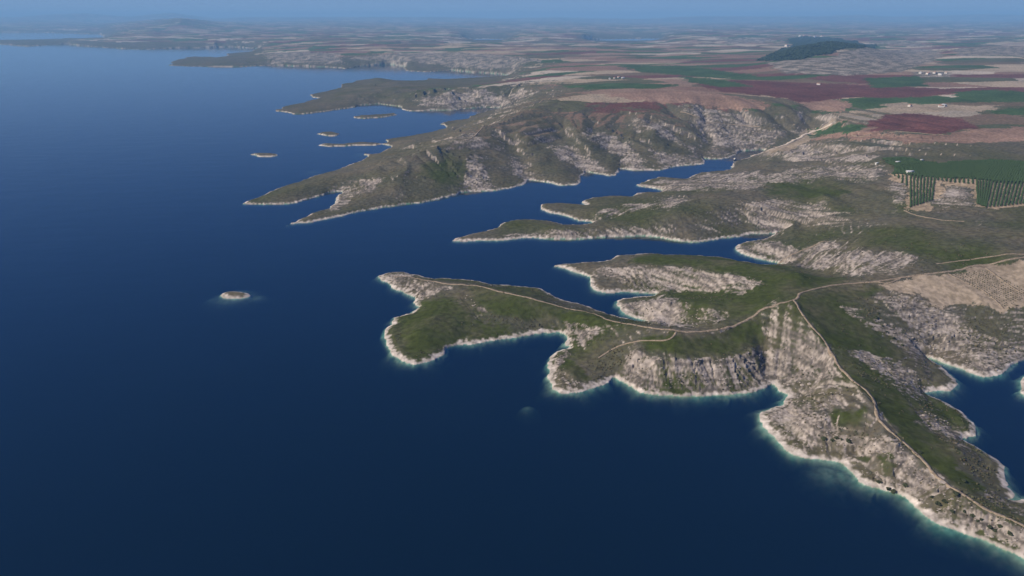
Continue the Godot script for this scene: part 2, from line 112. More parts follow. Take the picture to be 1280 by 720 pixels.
const COVER := {
	"rock": [
		[125.5, -714.3, 146.8, -747.4, 152.6, -743.3, 166.8, -725.2, 199.8, -716.4, 237.5, -722.9, 262.1, -726.0, 290.5, -740.5, 309.0, -747.1, 306.4, -704.6, 286.1, -688.5, 246.1, -677.7, 192.0, -672.4, 146.7, -683.0],
		[310.9, -753.7, 336.9, -747.4, 346.9, -722.1, 347.8, -697.8, 361.5, -691.4, 357.6, -667.7, 349.8, -625.0, 333.5, -614.5, 335.7, -601.1, 322.3, -576.9, 345.0, -567.8, 366.7, -551.8, 375.3, -523.4, 380.8, -503.8, 392.0, -477.2, 426.8, -439.4, 411.4, -413.5, 397.2, -434.1, 374.0, -454.4, 355.8, -473.0, 352.5, -495.0, 347.6, -506.0, 324.1, -517.3, 317.6, -548.8, 291.7, -555.2, 269.8, -580.6, 265.1, -626.2, 287.6, -653.6, 313.7, -675.8, 307.4, -701.4],
		[490.6, -859.8, 509.8, -873.1, 511.5, -853.4, 539.5, -870.7, 557.2, -861.6, 568.6, -840.8, 582.3, -824.0, 608.2, -794.7, 633.1, -783.4, 660.9, -776.3, 650.2, -759.4, 607.5, -740.6, 576.7, -720.5, 564.0, -718.6, 553.5, -732.4, 540.2, -750.9, 515.4, -761.9, 490.4, -767.9, 475.7, -785.5, 480.4, -814.7],
		[420.4, -837.8, 434.4, -832.4, 454.5, -805.4, 475.6, -785.0, 493.2, -755.9, 477.3, -762.1, 453.7, -790.8, 422.6, -804.5],
		[396.5, -727.0, 433.9, -735.8, 460.1, -731.5, 475.6, -718.6, 480.0, -689.2, 460.7, -673.2, 438.6, -677.8, 413.3, -694.5],
		[404.6, -607.3, 437.5, -623.1, 458.0, -611.5, 469.7, -599.6, 439.4, -582.0, 421.9, -588.9],
		[167.7, -941.8, 194.7, -959.9, 236.9, -959.9, 242.0, -907.6, 255.0, -869.1, 280.5, -844.3, 291.4, -827.8, 261.1, -795.0, 221.4, -798.2, 191.9, -804.9, 182.1, -885.6, 163.4, -912.8, 158.4, -943.0],
		[127.3, -1072.8, 163.5, -1095.4, 185.4, -1062.5, 198.8, -1064.7, 235.6, -1051.3, 293.9, -1025.6, 306.1, -1000.0, 327.3, -988.1, 350.6, -966.2, 369.0, -933.8, 375.5, -910.1, 348.9, -907.2, 330.5, -900.9, 305.8, -930.0, 268.5, -965.1, 224.6, -986.7, 200.4, -991.3, 176.8, -1001.4, 169.6, -1041.6],
		[428.6, -1236.1, 477.0, -1254.1, 499.1, -1176.4, 504.4, -1134.3, 555.0, -1159.9, 577.7, -1066.4, 571.8, -1028.7, 610.4, -1008.5, 607.5, -969.5, 586.1, -940.4, 530.6, -921.0, 506.8, -930.4, 498.8, -998.0, 468.8, -1092.7, 430.1, -1157.1, 417.3, -1199.6],
		[-31.0, -1264.0, 0.0, -1290.7, 71.1, -1295.6, 137.8, -1298.2, 209.1, -1298.5, 276.3, -1292.3, 323.6, -1256.2, 344.4, -1246.0, 307.2, -1251.1, 218.2, -1271.5, 100.2, -1256.1, 0.0, -1256.1],
		[524.1, -1432.4, 599.3, -1451.0, 637.0, -1358.5, 628.2, -1281.6, 588.6, -1308.3, 539.0, -1320.3, 493.9, -1303.3, 490.7, -1336.5, 475.8, -1384.1, 477.4, -1420.0],
		[171.4, -1417.7, 248.7, -1476.8, 393.7, -1494.9, 404.8, -1454.2, 304.7, -1403.5, 202.0, -1389.5],
		[326.9, -1717, 404.7, -1797, 446.3, -1709, 527.0, -1858, 618.3, -1806, 646.4, -1708, 734.5, -1731, 822.3, -1748, 887.3, -1676, 861.7, -1552, 802.7, -1503, 719.5, -1555, 631.8, -1563, 549.1, -1535, 444.4, -1550, 366.4, -1614],
		[848.3, -2179, 883.7, -1946, 954.5, -1841, 955.3, -1775, 895.2, -1712, 825.6, -1756, 746.4, -1904],
		[822.2, -1474.2, 848.3, -1458.3, 746.9, -1255.8, 720.3, -1249.3, 753.6, -1333.7],
		[899.6, -1400.8, 935.0, -1373.4, 855.3, -1230.2, 785.5, -1204.9, 799.2, -1258.9],
		[-190.0, -1921, -117.7, -2032, -83.8, -2071, -91.6, -1970, -155.7, -1907],
		[-4.5, -1914, 22.2, -1884, 104.8, -1766, 168.8, -1730, 126.4, -1712, 76.9, -1748, 25.4, -1783, 0.0, -1839],
		[-111.9, -1917, -85.3, -1813, -51.4, -1734, -39.8, -1667, -78.9, -1652, -108.9, -1659, -141.0, -1697],
		[96.3, -2071, 182.1, -2086, 232.5, -1985, 264.8, -1868, 270.2, -1825, 230.4, -1855, 195.4, -1880, 162.6, -1919, 115.3, -1974],
		[199.4, -2156, 307.8, -2218, 365.3, -2088, 367.4, -1952, 405.4, -1908, 336.0, -1897, 315.0, -1937, 281.1, -2000, 227.7, -2060],
		[403.2, -2340, 507.8, -2321, 536.7, -2201, 574.3, -2087, 561.1, -1986, 497.2, -1963, 416.6, -1908, 418.3, -2045, 406.3, -2192],
		[619.1, -2588, 705.5, -2575, 821.7, -2466, 873.2, -2365, 938.1, -2352, 829.8, -2224, 729.7, -2191, 631.8, -2071, 602.8, -2101, 655.6, -2258, 625.0, -2360],
		[-439.1, -1486.0, -434.1, -1652, -381.9, -1694, -319.5, -1685, -326.9, -1614, -371.4, -1548, -385.7, -1451.6],
		[-469.6, -3440, -360.8, -3536, -164.2, -3630, 39.0, -3437, 0.0, -3250, -153.7, -3371, -297.2, -3252, -413.0, -3290],
		[64.8, -833.2, 79.4, -857.4, 103.0, -841.8, 110.8, -815.3, 97.5, -786.8, 77.4, -789.3, 68.5, -808.9],
		[42.2, -722.5, 51.0, -776.8, 64.3, -792.5, 73.4, -778.2, 71.8, -710.7, 89.3, -705.9, 97.3, -692.1, 75.0, -681.3, 54.8, -679.5, 46.4, -692.1],
		[-75.3, -943.7, -61.9, -939.2, -39.2, -872.4, -46.9, -868.4, -63.8, -910.6],
		[-224.4, -1059.6, -209.0, -1078.7, -157.8, -1049.5, -119.8, -1004.0, -96.0, -975.8, -115.8, -964.3, -140.4, -962.4, -168.8, -988.8, -199.6, -1023.2]],
	"grass": [
		[329.0, -553.5, 342.8, -551.9, 352.1, -542.4, 353.7, -534.9, 351.6, -516.1, 343.1, -520.4, 336.5, -536.9],
		[339.9, -610.9, 362.6, -601.2, 347.3, -573.7, 326.7, -587.7],
		[65.5, -767.1, 81.7, -757.5, 90.2, -733.1, 89.3, -705.9, 70.1, -700.2, 62.2, -722.1],
		[-145.8, -957.0, -113.8, -944.9, -77.3, -937.9, -49.9, -862.3, 0.0, -843.3, -42.5, -817.4, -83.7, -802.2, -97.1, -780.1, -126.2, -769.3, -149.8, -824.9, -153.0, -882.6],
		[-61.2, -972.2, 0.0, -976.1, 57.3, -899.6, 110.8, -865.2, 129.7, -841.0, 107.5, -833.6, 66.7, -864.6, 11.2, -872.5, -33.9, -883.3, -46.9, -924.0],
		[157.5, -784.3, 207.8, -763.7, 260.2, -773.4, 309.1, -801.8, 323.1, -798.2, 309.5, -765.9, 264.4, -734.2, 219.5, -727.7, 168.7, -736.3, 158.3, -759.0],
		[208.9, -1124.1, 277.0, -1179.4, 346.4, -1165.9, 446.9, -1122.9, 454.0, -1009.3, 482.0, -914.4, 397.6, -875.1, 338.2, -830.4, 313.8, -817.1, 285.4, -807.7, 287.6, -850.7, 368.1, -914.4, 352.0, -970.5, 304.5, -1017.8, 248.5, -1051.3, 206.4, -1070.8],
		[379.7, -830.6, 424.6, -860.9, 503.9, -888.8, 521.2, -878.5, 479.0, -858.5, 426.1, -838.6, 436.0, -811.1, 462.0, -774.3, 490.6, -747.0, 461.9, -731.3, 401.2, -730.8, 374.5, -738.5, 371.6, -777.4],
		[365.8, -671.4, 398.9, -665.4, 424.2, -643.5, 420.4, -581.9, 419.9, -535.2, 428.3, -504.5, 404.1, -480.3, 389.8, -498.0, 383.4, -525.0, 377.0, -556.3, 374.3, -585.6, 374.2, -616.5],
		[603.3, -1587, 712.7, -1538, 716.9, -1429.0, 677.4, -1377.1, 611.4, -1415.7, 562.4, -1468.2],
		[-243.2, -1715, -172.3, -1839, -116.4, -1799, -120.8, -1694, -175.2, -1633]],
	"scrub": [
		[-45.1, -880.4, 0.0, -876.1, 55.8, -868.8, 65.9, -850.7, 10.8, -834.6, -27.2, -839.7],
		[105.6, -767.7, 121.5, -775.8, 144.7, -765.1, 131.0, -735.5, 112.7, -718.4, 102.3, -737.8],
		[426.7, -553.0, 454.7, -556.2, 456.7, -523.2, 446.6, -500.6, 426.4, -501.8, 421.5, -531.1],
		[601.3, -840.4, 694.8, -836.7, 661.9, -778.2, 623.5, -785.0, 600.6, -809.8],
		[473.3, -823.2, 501.7, -860.1, 498.4, -831.2, 520.8, -808.7, 499.1, -785.2, 482.3, -807.2],
		[778.9, -1471.8, 778.7, -1372.6, 720.3, -1249.3, 675.4, -1239.9, 663.0, -1308.8],
		[-269.5, -1618, -211.0, -1798, -112.6, -1931, -144.0, -1741, -155.1, -1623, -206.8, -1568],
		[-44.6, -1903, 55.2, -1876, 135.7, -1927, 166.0, -1746, 105.6, -1782, 22.2, -1884],
		[126.4, -2186, 242.3, -2084, 318.6, -2015, 293.2, -1880, 260.9, -1928, 201.8, -2035],
		[324.6, -2354, 412.0, -2227, 494.7, -2185, 559.4, -2076, 456.8, -2057, 377.5, -2170]],
	"tan": [
		[516.8, -893.1, 561.5, -903.8, 619.6, -917.5, 683.7, -938.5, 758.8, -940.8, 704.7, -852.6, 668.6, -843.3, 646.2, -835.3, 622.0, -849.0, 582.3, -845.5, 562.6, -850.8, 552.3, -873.9, 521.2, -878.5],
		[1363.4, -2602, 1469.1, -2634, 1509, -2496, 1626, -2502, 1455.4, -2356, 1339.8, -2442],
		[1588, -2486, 1741, -2504, 1606, -2340, 1526, -2340],
		[915.6, -2250, 1025.9, -2403, 1100.4, -2396, 1083.7, -2299, 977.5, -2218, 783.4, -1943, 763.5, -2040, 796.0, -2162]],
	"maroon": [
		[1151.2, -2252, 1273.2, -2365, 1375.6, -2356, 1415.0, -2201, 1352.4, -2014, 1219.0, -1951, 1141.3, -2014, 1082.4, -2082],
		[844.7, -3258, 1112.4, -3531, 1566, -3308, 1824, -3105, 2019, -3026, 1602, -2767, 1342.5, -2815, 1105.5, -2698, 1029.9, -2837, 857.7, -2914]],
	"russet": [
		[977.8, -2348, 1093.0, -2320, 1082.4, -2082, 1126.3, -1985, 1211.7, -1937, 1358.4, -2012, 1511, -1984, 1375.3, -1794, 1134.0, -1805, 988.7, -1936, 920.8, -2034],
		[1105.5, -2698, 1275.9, -2808, 1271.0, -2625, 1175.0, -2475, 1104.9, -2578],
		[345.7, -2771, 529.1, -2924, 756.1, -2905, 902.4, -2740, 950.0, -2562, 834.4, -2517, 711.2, -2598, 594.3, -2609, 482.8, -2653]],
	"green": [
		[1764, -3565, 2095, -3659, 1868, -3183, 1588, -3124],
		[1829, -2938, 2049, -3020, 2151, -2877, 1920, -2556, 1655, -2597],
		[1341.2, -2778, 1488.3, -2789, 1442.8, -2640, 1307.0, -2576],
		[1594, -2363, 1818, -2414, 1630, -2152, 1583, -2284],
		[681.1, -4692, 1087.0, -4635, 1218.5, -4186, 1319.9, -3792, 1059.4, -3624, 745.4, -4158],
		[900.7, -3820, 1048.9, -3518, 1082.6, -3197, 918.9, -3130, 844.6, -3410],
		[228.7, -3376, 463.7, -3429, 758.1, -3200, 610.3, -3000, 350.6, -3100],
		[1041.6, -2407, 1087.7, -2249, 1118.8, -2157, 1011.0, -2079, 977.5, -2218]],
	"pale": [
		[2166, -3865, 2394, -3885, 2231, -3611, 2029, -3576],
		[734.5, -2090, 907.1, -2261, 1028.2, -2337, 857.3, -2045, 743.4, -1982],
		[2909, -10152, 3509, -10992, 3586, -10169, 3633, -9834, 2993, -8745, 2611, -8758],
		[4271, -8798, 5025, -9299, 4437, -7570, 4269, -7720, 4299, -8461],
		[1650, -4625, 2043, -4592, 3197, -6274, 4296, -7464, 3147, -5244, 2120, -3861, 1728, -3663, 1459.5, -3828],
		[3589, -5891, 5374, -7363, 3621, -4933, 3182, -5112],
		[-1565, -6699, -923.7, -6938, -143.0, -6440, 238.4, -5345, -251.7, -5625, -1008.5, -6461],
		[-2570, -7471, -1735, -7109, -1478.0, -6307, -2174, -6494]],
	"wood": [
		[1684, -4957, 2175, -5906, 3122, -8024, 3759, -9884, 4411, -11133, 4918, -11454, 4150, -8641, 3934, -7823, 2603, -5380, 2444, -5322, 2134, -4808, 1961, -4706, 1801, -4492, 1728, -4672]],
	"orchard": [
		[925.3, -1703, 962.6, -1685, 963.2, -1608, 988.7, -1574, 1053.0, -1586, 1118.5, -1577, 1196.6, -1542, 1066.0, -1358.1, 973.6, -1412.3, 923.9, -1451.2, 882.9, -1485.4, 859.0, -1526, 884.0, -1565, 892.3, -1614]],
	"soil": [
		[860.9, -1536, 882.9, -1485.4, 922.8, -1452.1, 848.9, -1324.9, 803.6, -1269.3, 767.1, -1210.4, 747.8, -1222.3, 740.0, -1240.0, 843.9, -1437.1, 828.4, -1472.8],
		[923.9, -1451.2, 1076.0, -1372.1, 985.4, -1244.5, 902.5, -1206.6, 866.8, -1195.8, 856.1, -1224.4, 922.6, -1337.5, 933.6, -1365.8, 893.7, -1396.3]]}
const TRACES := {
	"road": [
		[779.8, -955.2, 752.4, -948.8, 720.5, -943.7, 682.4, -941.9, 621.9, -921.8, 565.5, -911.8, 514.8, -900.5, 475.2, -899.4, 431.0, -883.4, 392.3, -856.9, 370.6, -829.0, 329.6, -819.9, 313.8, -810.6, 298.6, -800.6, 266.9, -779.8, 240.2, -773.9, 209.7, -771.9, 178.1, -788.4, 154.8, -817.6, 129.7, -841.0, 119.1, -868.8, 79.6, -890.5, 51.6, -900.8, 23.1, -912.5, -21.5, -945.1, -52.7, -973.1, -99.6, -990.0, -133.9, -1015.6, -170.0, -1043.8, -194.6, -1049.5],
		[370.6, -829.0, 365.6, -795.0, 368.6, -769.4, 374.5, -738.5, 373.9, -708.4, 372.4, -682.8, 372.0, -651.8, 378.3, -633.5, 375.4, -613.8, 365.1, -587.7, 367.8, -575.8, 372.1, -562.0, 378.7, -544.3, 381.5, -524.4, 382.3, -512.3, 385.6, -496.9, 394.6, -482.1, 405.4, -466.1, 420.8, -449.5, 430.1, -435.3]],
	"path": [
		[203.9, -768.6, 197.0, -758.6, 184.8, -755.6, 164.0, -764.1, 145.4, -769.9, 125.4, -767.0, 107.0, -753.2],
		[560.3, -912.7, 528.7, -894.5, 514.8, -900.5],
		[973.3, -2126, 1011.9, -2007, 1123.8, -2025, 1211.7, -1937],
		[196.5, -2886, 106.8, -2680, 27.6, -2411, -51.9, -2256, -96.2, -2083, -125.6, -1967],
		[594.8, -2476, 661.7, -2398, 777.2, -2410, 850.2, -2379],
		[625.9, -918.3, 644.9, -891.1, 654.7, -869.3, 659.5, -840.1],
		[688.8, -933.4, 693.0, -906.0, 698.8, -878.8, 711.9, -863.7],
		[729.9, -1234.5, 729.8, -1194.4, 751.2, -1157.4, 783.5, -1142.1],
		[446.9, -1122.9, 490.0, -1131.9, 536.2, -1147.1, 557.4, -1149.3],
		[628.2, -953.1, 704.9, -964.2, 770.2, -958.0]],
	"dam": [
		[698.7, -2054, 777.9, -2145, 862.1, -2208, 966.2, -2314, 1045.1, -2381, 1069.7, -2323]],
	"row_a": [
		[856.9, -1515, 837.6, -1477.3]],
	"row_b": [
		[874.9, -1483.1, 745.2, -1241.8]],
	"row_c": [
		[917.4, -1454.5, 815.4, -1287.3]],
	"row_d": [
		[968.5, -1404.3, 862.7, -1232.2]],
	"row_e": [
		[995.0, -1396.3, 860.5, -1206.2]],
	"row_f": [
		[1065.4, -1366.2, 955.3, -1226.7]],
	"build": [
		[887.5, -1510, 909.7, -1605, 892.9, -1664, 969.1, -1612, 674.2, -2059, 533.7, -3709, 503.5, -3670, 564.9, -3752, 576.6, -3690, 1426.1, -2515]],
	"young": [
		[628.7, -917.0, 686.3, -929.2, 713.2, -866.1, 661.4, -841.6]],
	"shrubs": [
		[342.0, -509.5, 345.9, -506.9, 391.0, -460.5, 394.0, -461.3, 385.6, -470.8, 397.5, -454.4, 399.4, -451.1, 404.5, -452.9, 389.9, -466.5, 376.4, -472.1, 485.7, -591.9, 384.2, -540.3, 404.9, -504.5, 369.0, -489.6, 370.0, -482.4, 375.3, -482.8, 406.5, -444.2, 355.8, -508.8, 336.8, -517.4, 471.4, -807.0, 473.7, -793.2, 475.7, -785.5, 479.9, -774.1, 480.3, -819.3, 487.0, -764.9, 310.9, -576.7, 317.7, -574.0, 325.6, -571.4, 330.8, -568.8, 321.5, -574.5, 385.7, -485.1]],
	"far_houses": [
		[4411, -11133, 4472, -11133, 4801, -11728, 4590, -11029, 4949, -11619, 2957, -7795, 2156, -3769, 2176, -3731, 2248, -3796, 2224, -3704, 2315, -3809, 1421.3, -3290, 1535, -2492, 1513, -2474]]}

var cu := (NU - 1) / STEP + 1
var cv := (NV - 1) / STEP + 1
var q_near := 1.0 / sqrt(NEAR)
var q_far := 1.0 / sqrt(FAR)
var coarse_height := PackedFloat32Array()
var coarse_shore := PackedFloat32Array()   # signed distance to the shore, land positive
var coarse_clear := PackedFloat32Array()    # 1 on open slopes, 0 along crests between two shores
var coarse_near := PackedInt32Array()      # nearest shore sample
var shore := PackedVector2Array()          # shore samples
var shore_run := PackedFloat32Array()      # length along the shore at each sample
var height := PackedFloat32Array()
var ground_normal := PackedVector3Array()
var ground_colour := PackedColorArray()
var run_value := PackedFloat32Array()
var shore_dist := PackedFloat32Array()
var ground_class := PackedByteArray()
var rng := RandomNumberGenerator.new()
var started := Time.get_ticks_msec()

func stage(what: String) -> void:
	print("%6d ms %s" % [Time.get_ticks_msec() - started, what])

# ---------------------------------------------------------------- survey grid
func depth_of(row: float) -> float:
	var q: float = q_near + (q_far - q_near) * row / (NV - 1)
	return 1.0 / (q * q)

func half_width(depth: float) -> float:
	return SPREAD * depth + 270.0

func plan(col: float, row: float) -> Vector2:
	var d := depth_of(row)
	return Vector2((col / (NU - 1) * 2.0 - 1.0) * half_width(d), -d)

func cell_of(x: float, z: float) -> Vector2:
	var d := maxf(-z, 1.0)
	return Vector2((x / half_width(d) + 1.0) * 0.5 * (NU - 1), (1.0 / sqrt(d) - q_near) / (q_far - q_near) * (NV - 1))

func noise(freq: float, octaves := 4, kind := FastNoiseLite.FRACTAL_FBM, seed_ := 1, warp := 0.0) -> FastNoiseLite:
	var n := FastNoiseLite.new()
	n.noise_type = FastNoiseLite.TYPE_SIMPLEX_SMOOTH
	n.seed = seed_
	n.frequency = freq
	n.fractal_type = kind
	n.fractal_octaves = octaves
	if warp > 0.0:
		n.domain_warp_enabled = true
		n.domain_warp_amplitude = warp
		n.domain_warp_frequency = freq * 0.7
		n.domain_warp_fractal_octaves = 2
	return n

# a traced outline made rough: midpoints are pushed aside at random, down to detail that shows at that distance
func roughen(flat: Array, amount := 0.10) -> PackedVector2Array:
	var pts := PackedVector2Array()
	for k in flat.size() / 2:
		pts.append(Vector2(flat[2 * k], flat[2 * k + 1]))
	for pass_ in 6:
		var out := PackedVector2Array()
		for k in pts.size():
			var a := pts[k]
			var b := pts[(k + 1) % pts.size()]
			out.append(a)
			var len_ := a.distance_to(b)
			var reach := maxf(-(a.y + b.y) * 0.5, 300.0)
			if len_ > reach * 0.006 and absf(a.x) < reach * 1.1 + 300.0 and a.y < -300.0:
				var side := (b - a).orthogonal() * rng.randf_range(-amount, amount)
				out.append((a + b) * 0.5 + side)
		pts = out
	return pts

func survey_shore() -> void:
	rng.seed = 11
	var loops: Array[PackedVector2Array] = [roughen(MAINLAND)]
	for f in ISLANDS:
		loops.append(roughen(f))
	for f in FAR_LAKES:
		loops.append(roughen(f))
	coarse_shore.resize(cu * cv)
	coarse_near.resize(cu * cv)
	coarse_near.fill(-1)
	# which side: crossings along each row
	var crossings: Array[PackedFloat32Array] = []
	for j in cv:
		crossings.append(PackedFloat32Array())
	for pts in loops:
		var n := pts.size()
		var run := 0.0
		var prev := Vector2.ZERO
		for k in n:
			var a: Vector2 = pts[k]
			var b: Vector2 = pts[(k + 1) % n]
			var ca := cell_of(a.x, minf(a.y, -NEAR * 0.6)) / STEP
			var cb := cell_of(b.x, minf(b.y, -NEAR * 0.6)) / STEP
			var lo := ceili(minf(ca.y, cb.y))
			var hi := ceili(maxf(ca.y, cb.y)) - 1
			for j in range(maxi(lo, 0), mini(hi, cv - 1) + 1):
				crossings[j].append(ca.x + (cb.x - ca.x) * (j - ca.y) / (cb.y - ca.y))
			var len_ := a.distance_to(b)
			var parts := maxi(1, ceili((ca - cb).length() * 1.3))
			if parts > 400:
				parts = 1
			for p in parts:
				var c := a.lerp(b, float(p) / parts)
				var cc := ca.lerp(cb, float(p) / parts)
				var id := shore.size()
				shore.append(c)
				shore_run.append(run + len_ * p / parts)
				var ci := roundi(cc.x)
				var cj := roundi(cc.y)
				if ci >= 0 and cj >= 0 and ci < cu and cj < cv:
					coarse_near[cj * cu + ci] = id
			run += len_
	# nearest shore sample, spread over the grid
	var where := PackedVector2Array()
	where.resize(cu * cv)
	for j in cv:
		for i in cu:
			where[j * cu + i] = plan(i * STEP, j * STEP)
	var best := PackedFloat32Array()
	best.resize(cu * cv)
	for k in cu * cv:
		best[k] = where[k].distance_to(shore[coarse_near[k]]) if coarse_near[k] >= 0 else 1e9
	for sweep in 2:
		for jj in cv:
			var j := jj if sweep == 0 else cv - 1 - jj
			var back := -cu if sweep == 0 else cu
			var has_back := jj > 0
			for dir in [1, -1]:
				for ii in cu:
					var i: int = ii if dir == 1 else cu - 1 - ii
					var k := j * cu + i
					if ii > 0:
						var o: int = coarse_near[k - dir]
						if o >= 0:
							var q := where[k].distance_to(shore[o])
							if q < best[k]:
								best[k] = q
								coarse_near[k] = o
					if has_back and dir == 1:
						var o2 := coarse_near[k + back]
						if o2 >= 0:
							var q2 := where[k].distance_to(shore[o2])
							if q2 < best[k]:
								best[k] = q2
								coarse_near[k] = o2
						if i > 0:
							o2 = coarse_near[k + back - 1]
							if o2 >= 0:
								var q3 := where[k].distance_to(shore[o2])
								if q3 < best[k]:
									best[k] = q3
									coarse_near[k] = o2
	for j in cv:
		var row := crossings[j]
		row.sort()
		var at := 0
		for i in cu:
			while at < row.size() and row[at] < i:
				at += 1
			var inside := (row.size() - at) % 2 == 1
			coarse_shore[j * cu + i] = best[j * cu + i] if inside else -best[j * cu + i]

	coarse_clear.resize(cu * cv)
	coarse_clear.fill(1.0)
	for j in range(1, cv - 1):
		for i in range(1, cu - 1):
			var k := j * cu + i
			var gx := (coarse_shore[k + 1] - coarse_shore[k - 1]) / (where[k + 1].x - where[k - 1].x)
			var dz := where[k + cu].y - where[k - cu].y
			var gz := (coarse_shore[k + cu] - coarse_shore[k - cu]) / dz - gx * (where[k + cu].x - where[k - cu].x) / dz
			coarse_clear[k] = clampf((sqrt(gx * gx + gz * gz) - 0.7) * 4.5, 0.0, 1.0)
	for pass_ in 5:
		var out := coarse_clear.duplicate()
		for j in range(1, cv - 1):
			for i in range(1, cu - 1):
				var k := j * cu + i
				out[k] = minf(coarse_clear[k], (coarse_clear[k - 1] + coarse_clear[k + 1] + coarse_clear[k - cu] + coarse_clear[k + cu]) * 0.25)
		coarse_clear = out

# crests and valley floors are known heights, the shore is zero; the land between is drawn taut
func survey_heights() -> void:
	var known := PackedFloat32Array()
	known.resize(cu * cv)
	known.fill(-1.0)
	for line in RELIEF:
		for k in line.size() / 3 - 1:
			var a := cell_of(line[3 * k], line[3 * k + 1]) / STEP
			var b := cell_of(line[3 * k + 3], line[3 * k + 4]) / STEP
			var parts := maxi(1, ceili((a - b).length() * 2.0))
			for p in parts + 1:
				var c := a.lerp(b, float(p) / parts)
				var i := roundi(c.x)
				var j := roundi(c.y)
				if i >= 0 and j >= 0 and i < cu and j < cv:
					known[j * cu + i] = lerpf(line[3 * k + 2], line[3 * k + 5], float(p) / parts)
	for k in cu * cv:
		if coarse_shore[k] <= 0.0:
			known[k] = 0.0
	var before := PackedFloat32Array()
	var bu := 0
	var bv := 0
	for level in [[8, 260], [4, 90], [2, 50], [1, 26]]:
		var s: int = level[0]
		var lu: int = (cu - 1) / s + 1
		var lv: int = (cv - 1) / s + 1
		var fixed := PackedFloat32Array()
		fixed.resize(lu * lv)
		var h := PackedFloat32Array()
		h.resize(lu * lv)
		for j in lv:
			for i in lu:
				var total := 0.0
				var n := 0
				if s == 1:
					total = known[j * cu + i]
					n = 1 if total >= 0.0 else 0
				else:
					for y in range(j * s - s / 2, mini(j * s + s / 2, cv - 1) + 1):
						if y < 0:
							continue
						for x in range(maxi(i * s - s / 2, 0), mini(i * s + s / 2, cu - 1) + 1):
							var v := known[y * cu + x]
							if v >= 0.0:
								total += v
								n += 1
				fixed[j * lu + i] = total / n if n > 0 else -1.0
				if n > 0:
					h[j * lu + i] = total / n
				elif bu > 0:
					h[j * lu + i] = before[mini((j + 1) / 2, bv - 1) * bu + mini((i + 1) / 2, bu - 1)]
				else:
					h[j * lu + i] = 60.0
		for it in level[1]:
			for j in lv:
				var up := (j - 1 if j > 0 else 1) * lu
				var down := (j + 1 if j < lv - 1 else lv - 2) * lu
				var here := j * lu
				for i in lu:
					if fixed[here + i] < 0.0:
						var mean: float = (h[here + (i - 1 if i > 0 else 1)] + h[here + (i + 1 if i < lu - 1 else lu - 2)] + h[up + i] + h[down + i]) * 0.25
						h[here + i] += (mean - h[here + i]) * 1.4
		before = h
		bu = lu
		bv = lv
	# ease the tent-like crests
	for pass_ in 12:
		var soft := before.duplicate()
		for j in range(1, cv - 1):
			var deep := depth_of(j * STEP)
			if pass_ > 3 and (deep < 1500.0 or deep > 9000.0 or pass_ > 7):
				continue
			for i in range(1, cu - 1):
				var k := j * cu + i
				if coarse_shore[k] > 0.0:
					soft[k] = (before[k] * 4.0 + before[k - 1] + before[k + 1] + before[k - cu] + before[k + cu]) / 8.0
		before = soft
	coarse_height = before

func pick(a: PackedFloat32Array, col: float, row: float) -> float:
	var x := clampf(col / STEP, 0.0, cu - 1.001)
	var y := clampf(row / STEP, 0.0, cv - 1.001)
	var i := int(x)
	var j := int(y)
	var fx := x - i
	var fy := y - j
	var k := j * cu + i
	return lerpf(lerpf(a[k], a[k + 1], fx), lerpf(a[k + cu], a[k + cu + 1], fx), fy)

func height_at(x: float, z: float) -> float:
	var c := cell_of(x, z)
	c.x = clampf(c.x, 0.0, NU - 1.001)
	c.y = clampf(c.y, 0.0, NV - 1.001)
	var i := int(c.x)
	var j := int(c.y)
	var fx := c.x - i
	var fy := c.y - j
	var k := j * NU + i
	# the same two triangles as the ground mesh
	if fy > fx:
		return height[k] + (height[k + NU + 1] - height[k + NU]) * fx + (height[k + NU] - height[k]) * fy
	return height[k] + (height[k + 1] - height[k]) * fx + (height[k + NU + 1] - height[k + 1]) * fy

const SHOALS := [[-430.3, -979.2, 24, 0.9], [18.6, -655.5, 7, 3.2], [304.1, -539.0, 16, 2.4], [315.5, -534.1, 12, 1.6], [-491.3, -2278.4, 45, 2.5], [-480.9, -2163.7, 30, 2], [-555.8, -1897.6, 30, 2.5], [-415.3, -982.5, 9, 1.2], [-395.6, -975.9, 14, 2.6], [-457.3, -969.4, 12, 3]]   # x, z, radius, depth of the top
const ROUGHNESS := {"rock": 1.0, "scrub": 0.45, "": 0.55, "grass": 0.2, "pale": 0.5}

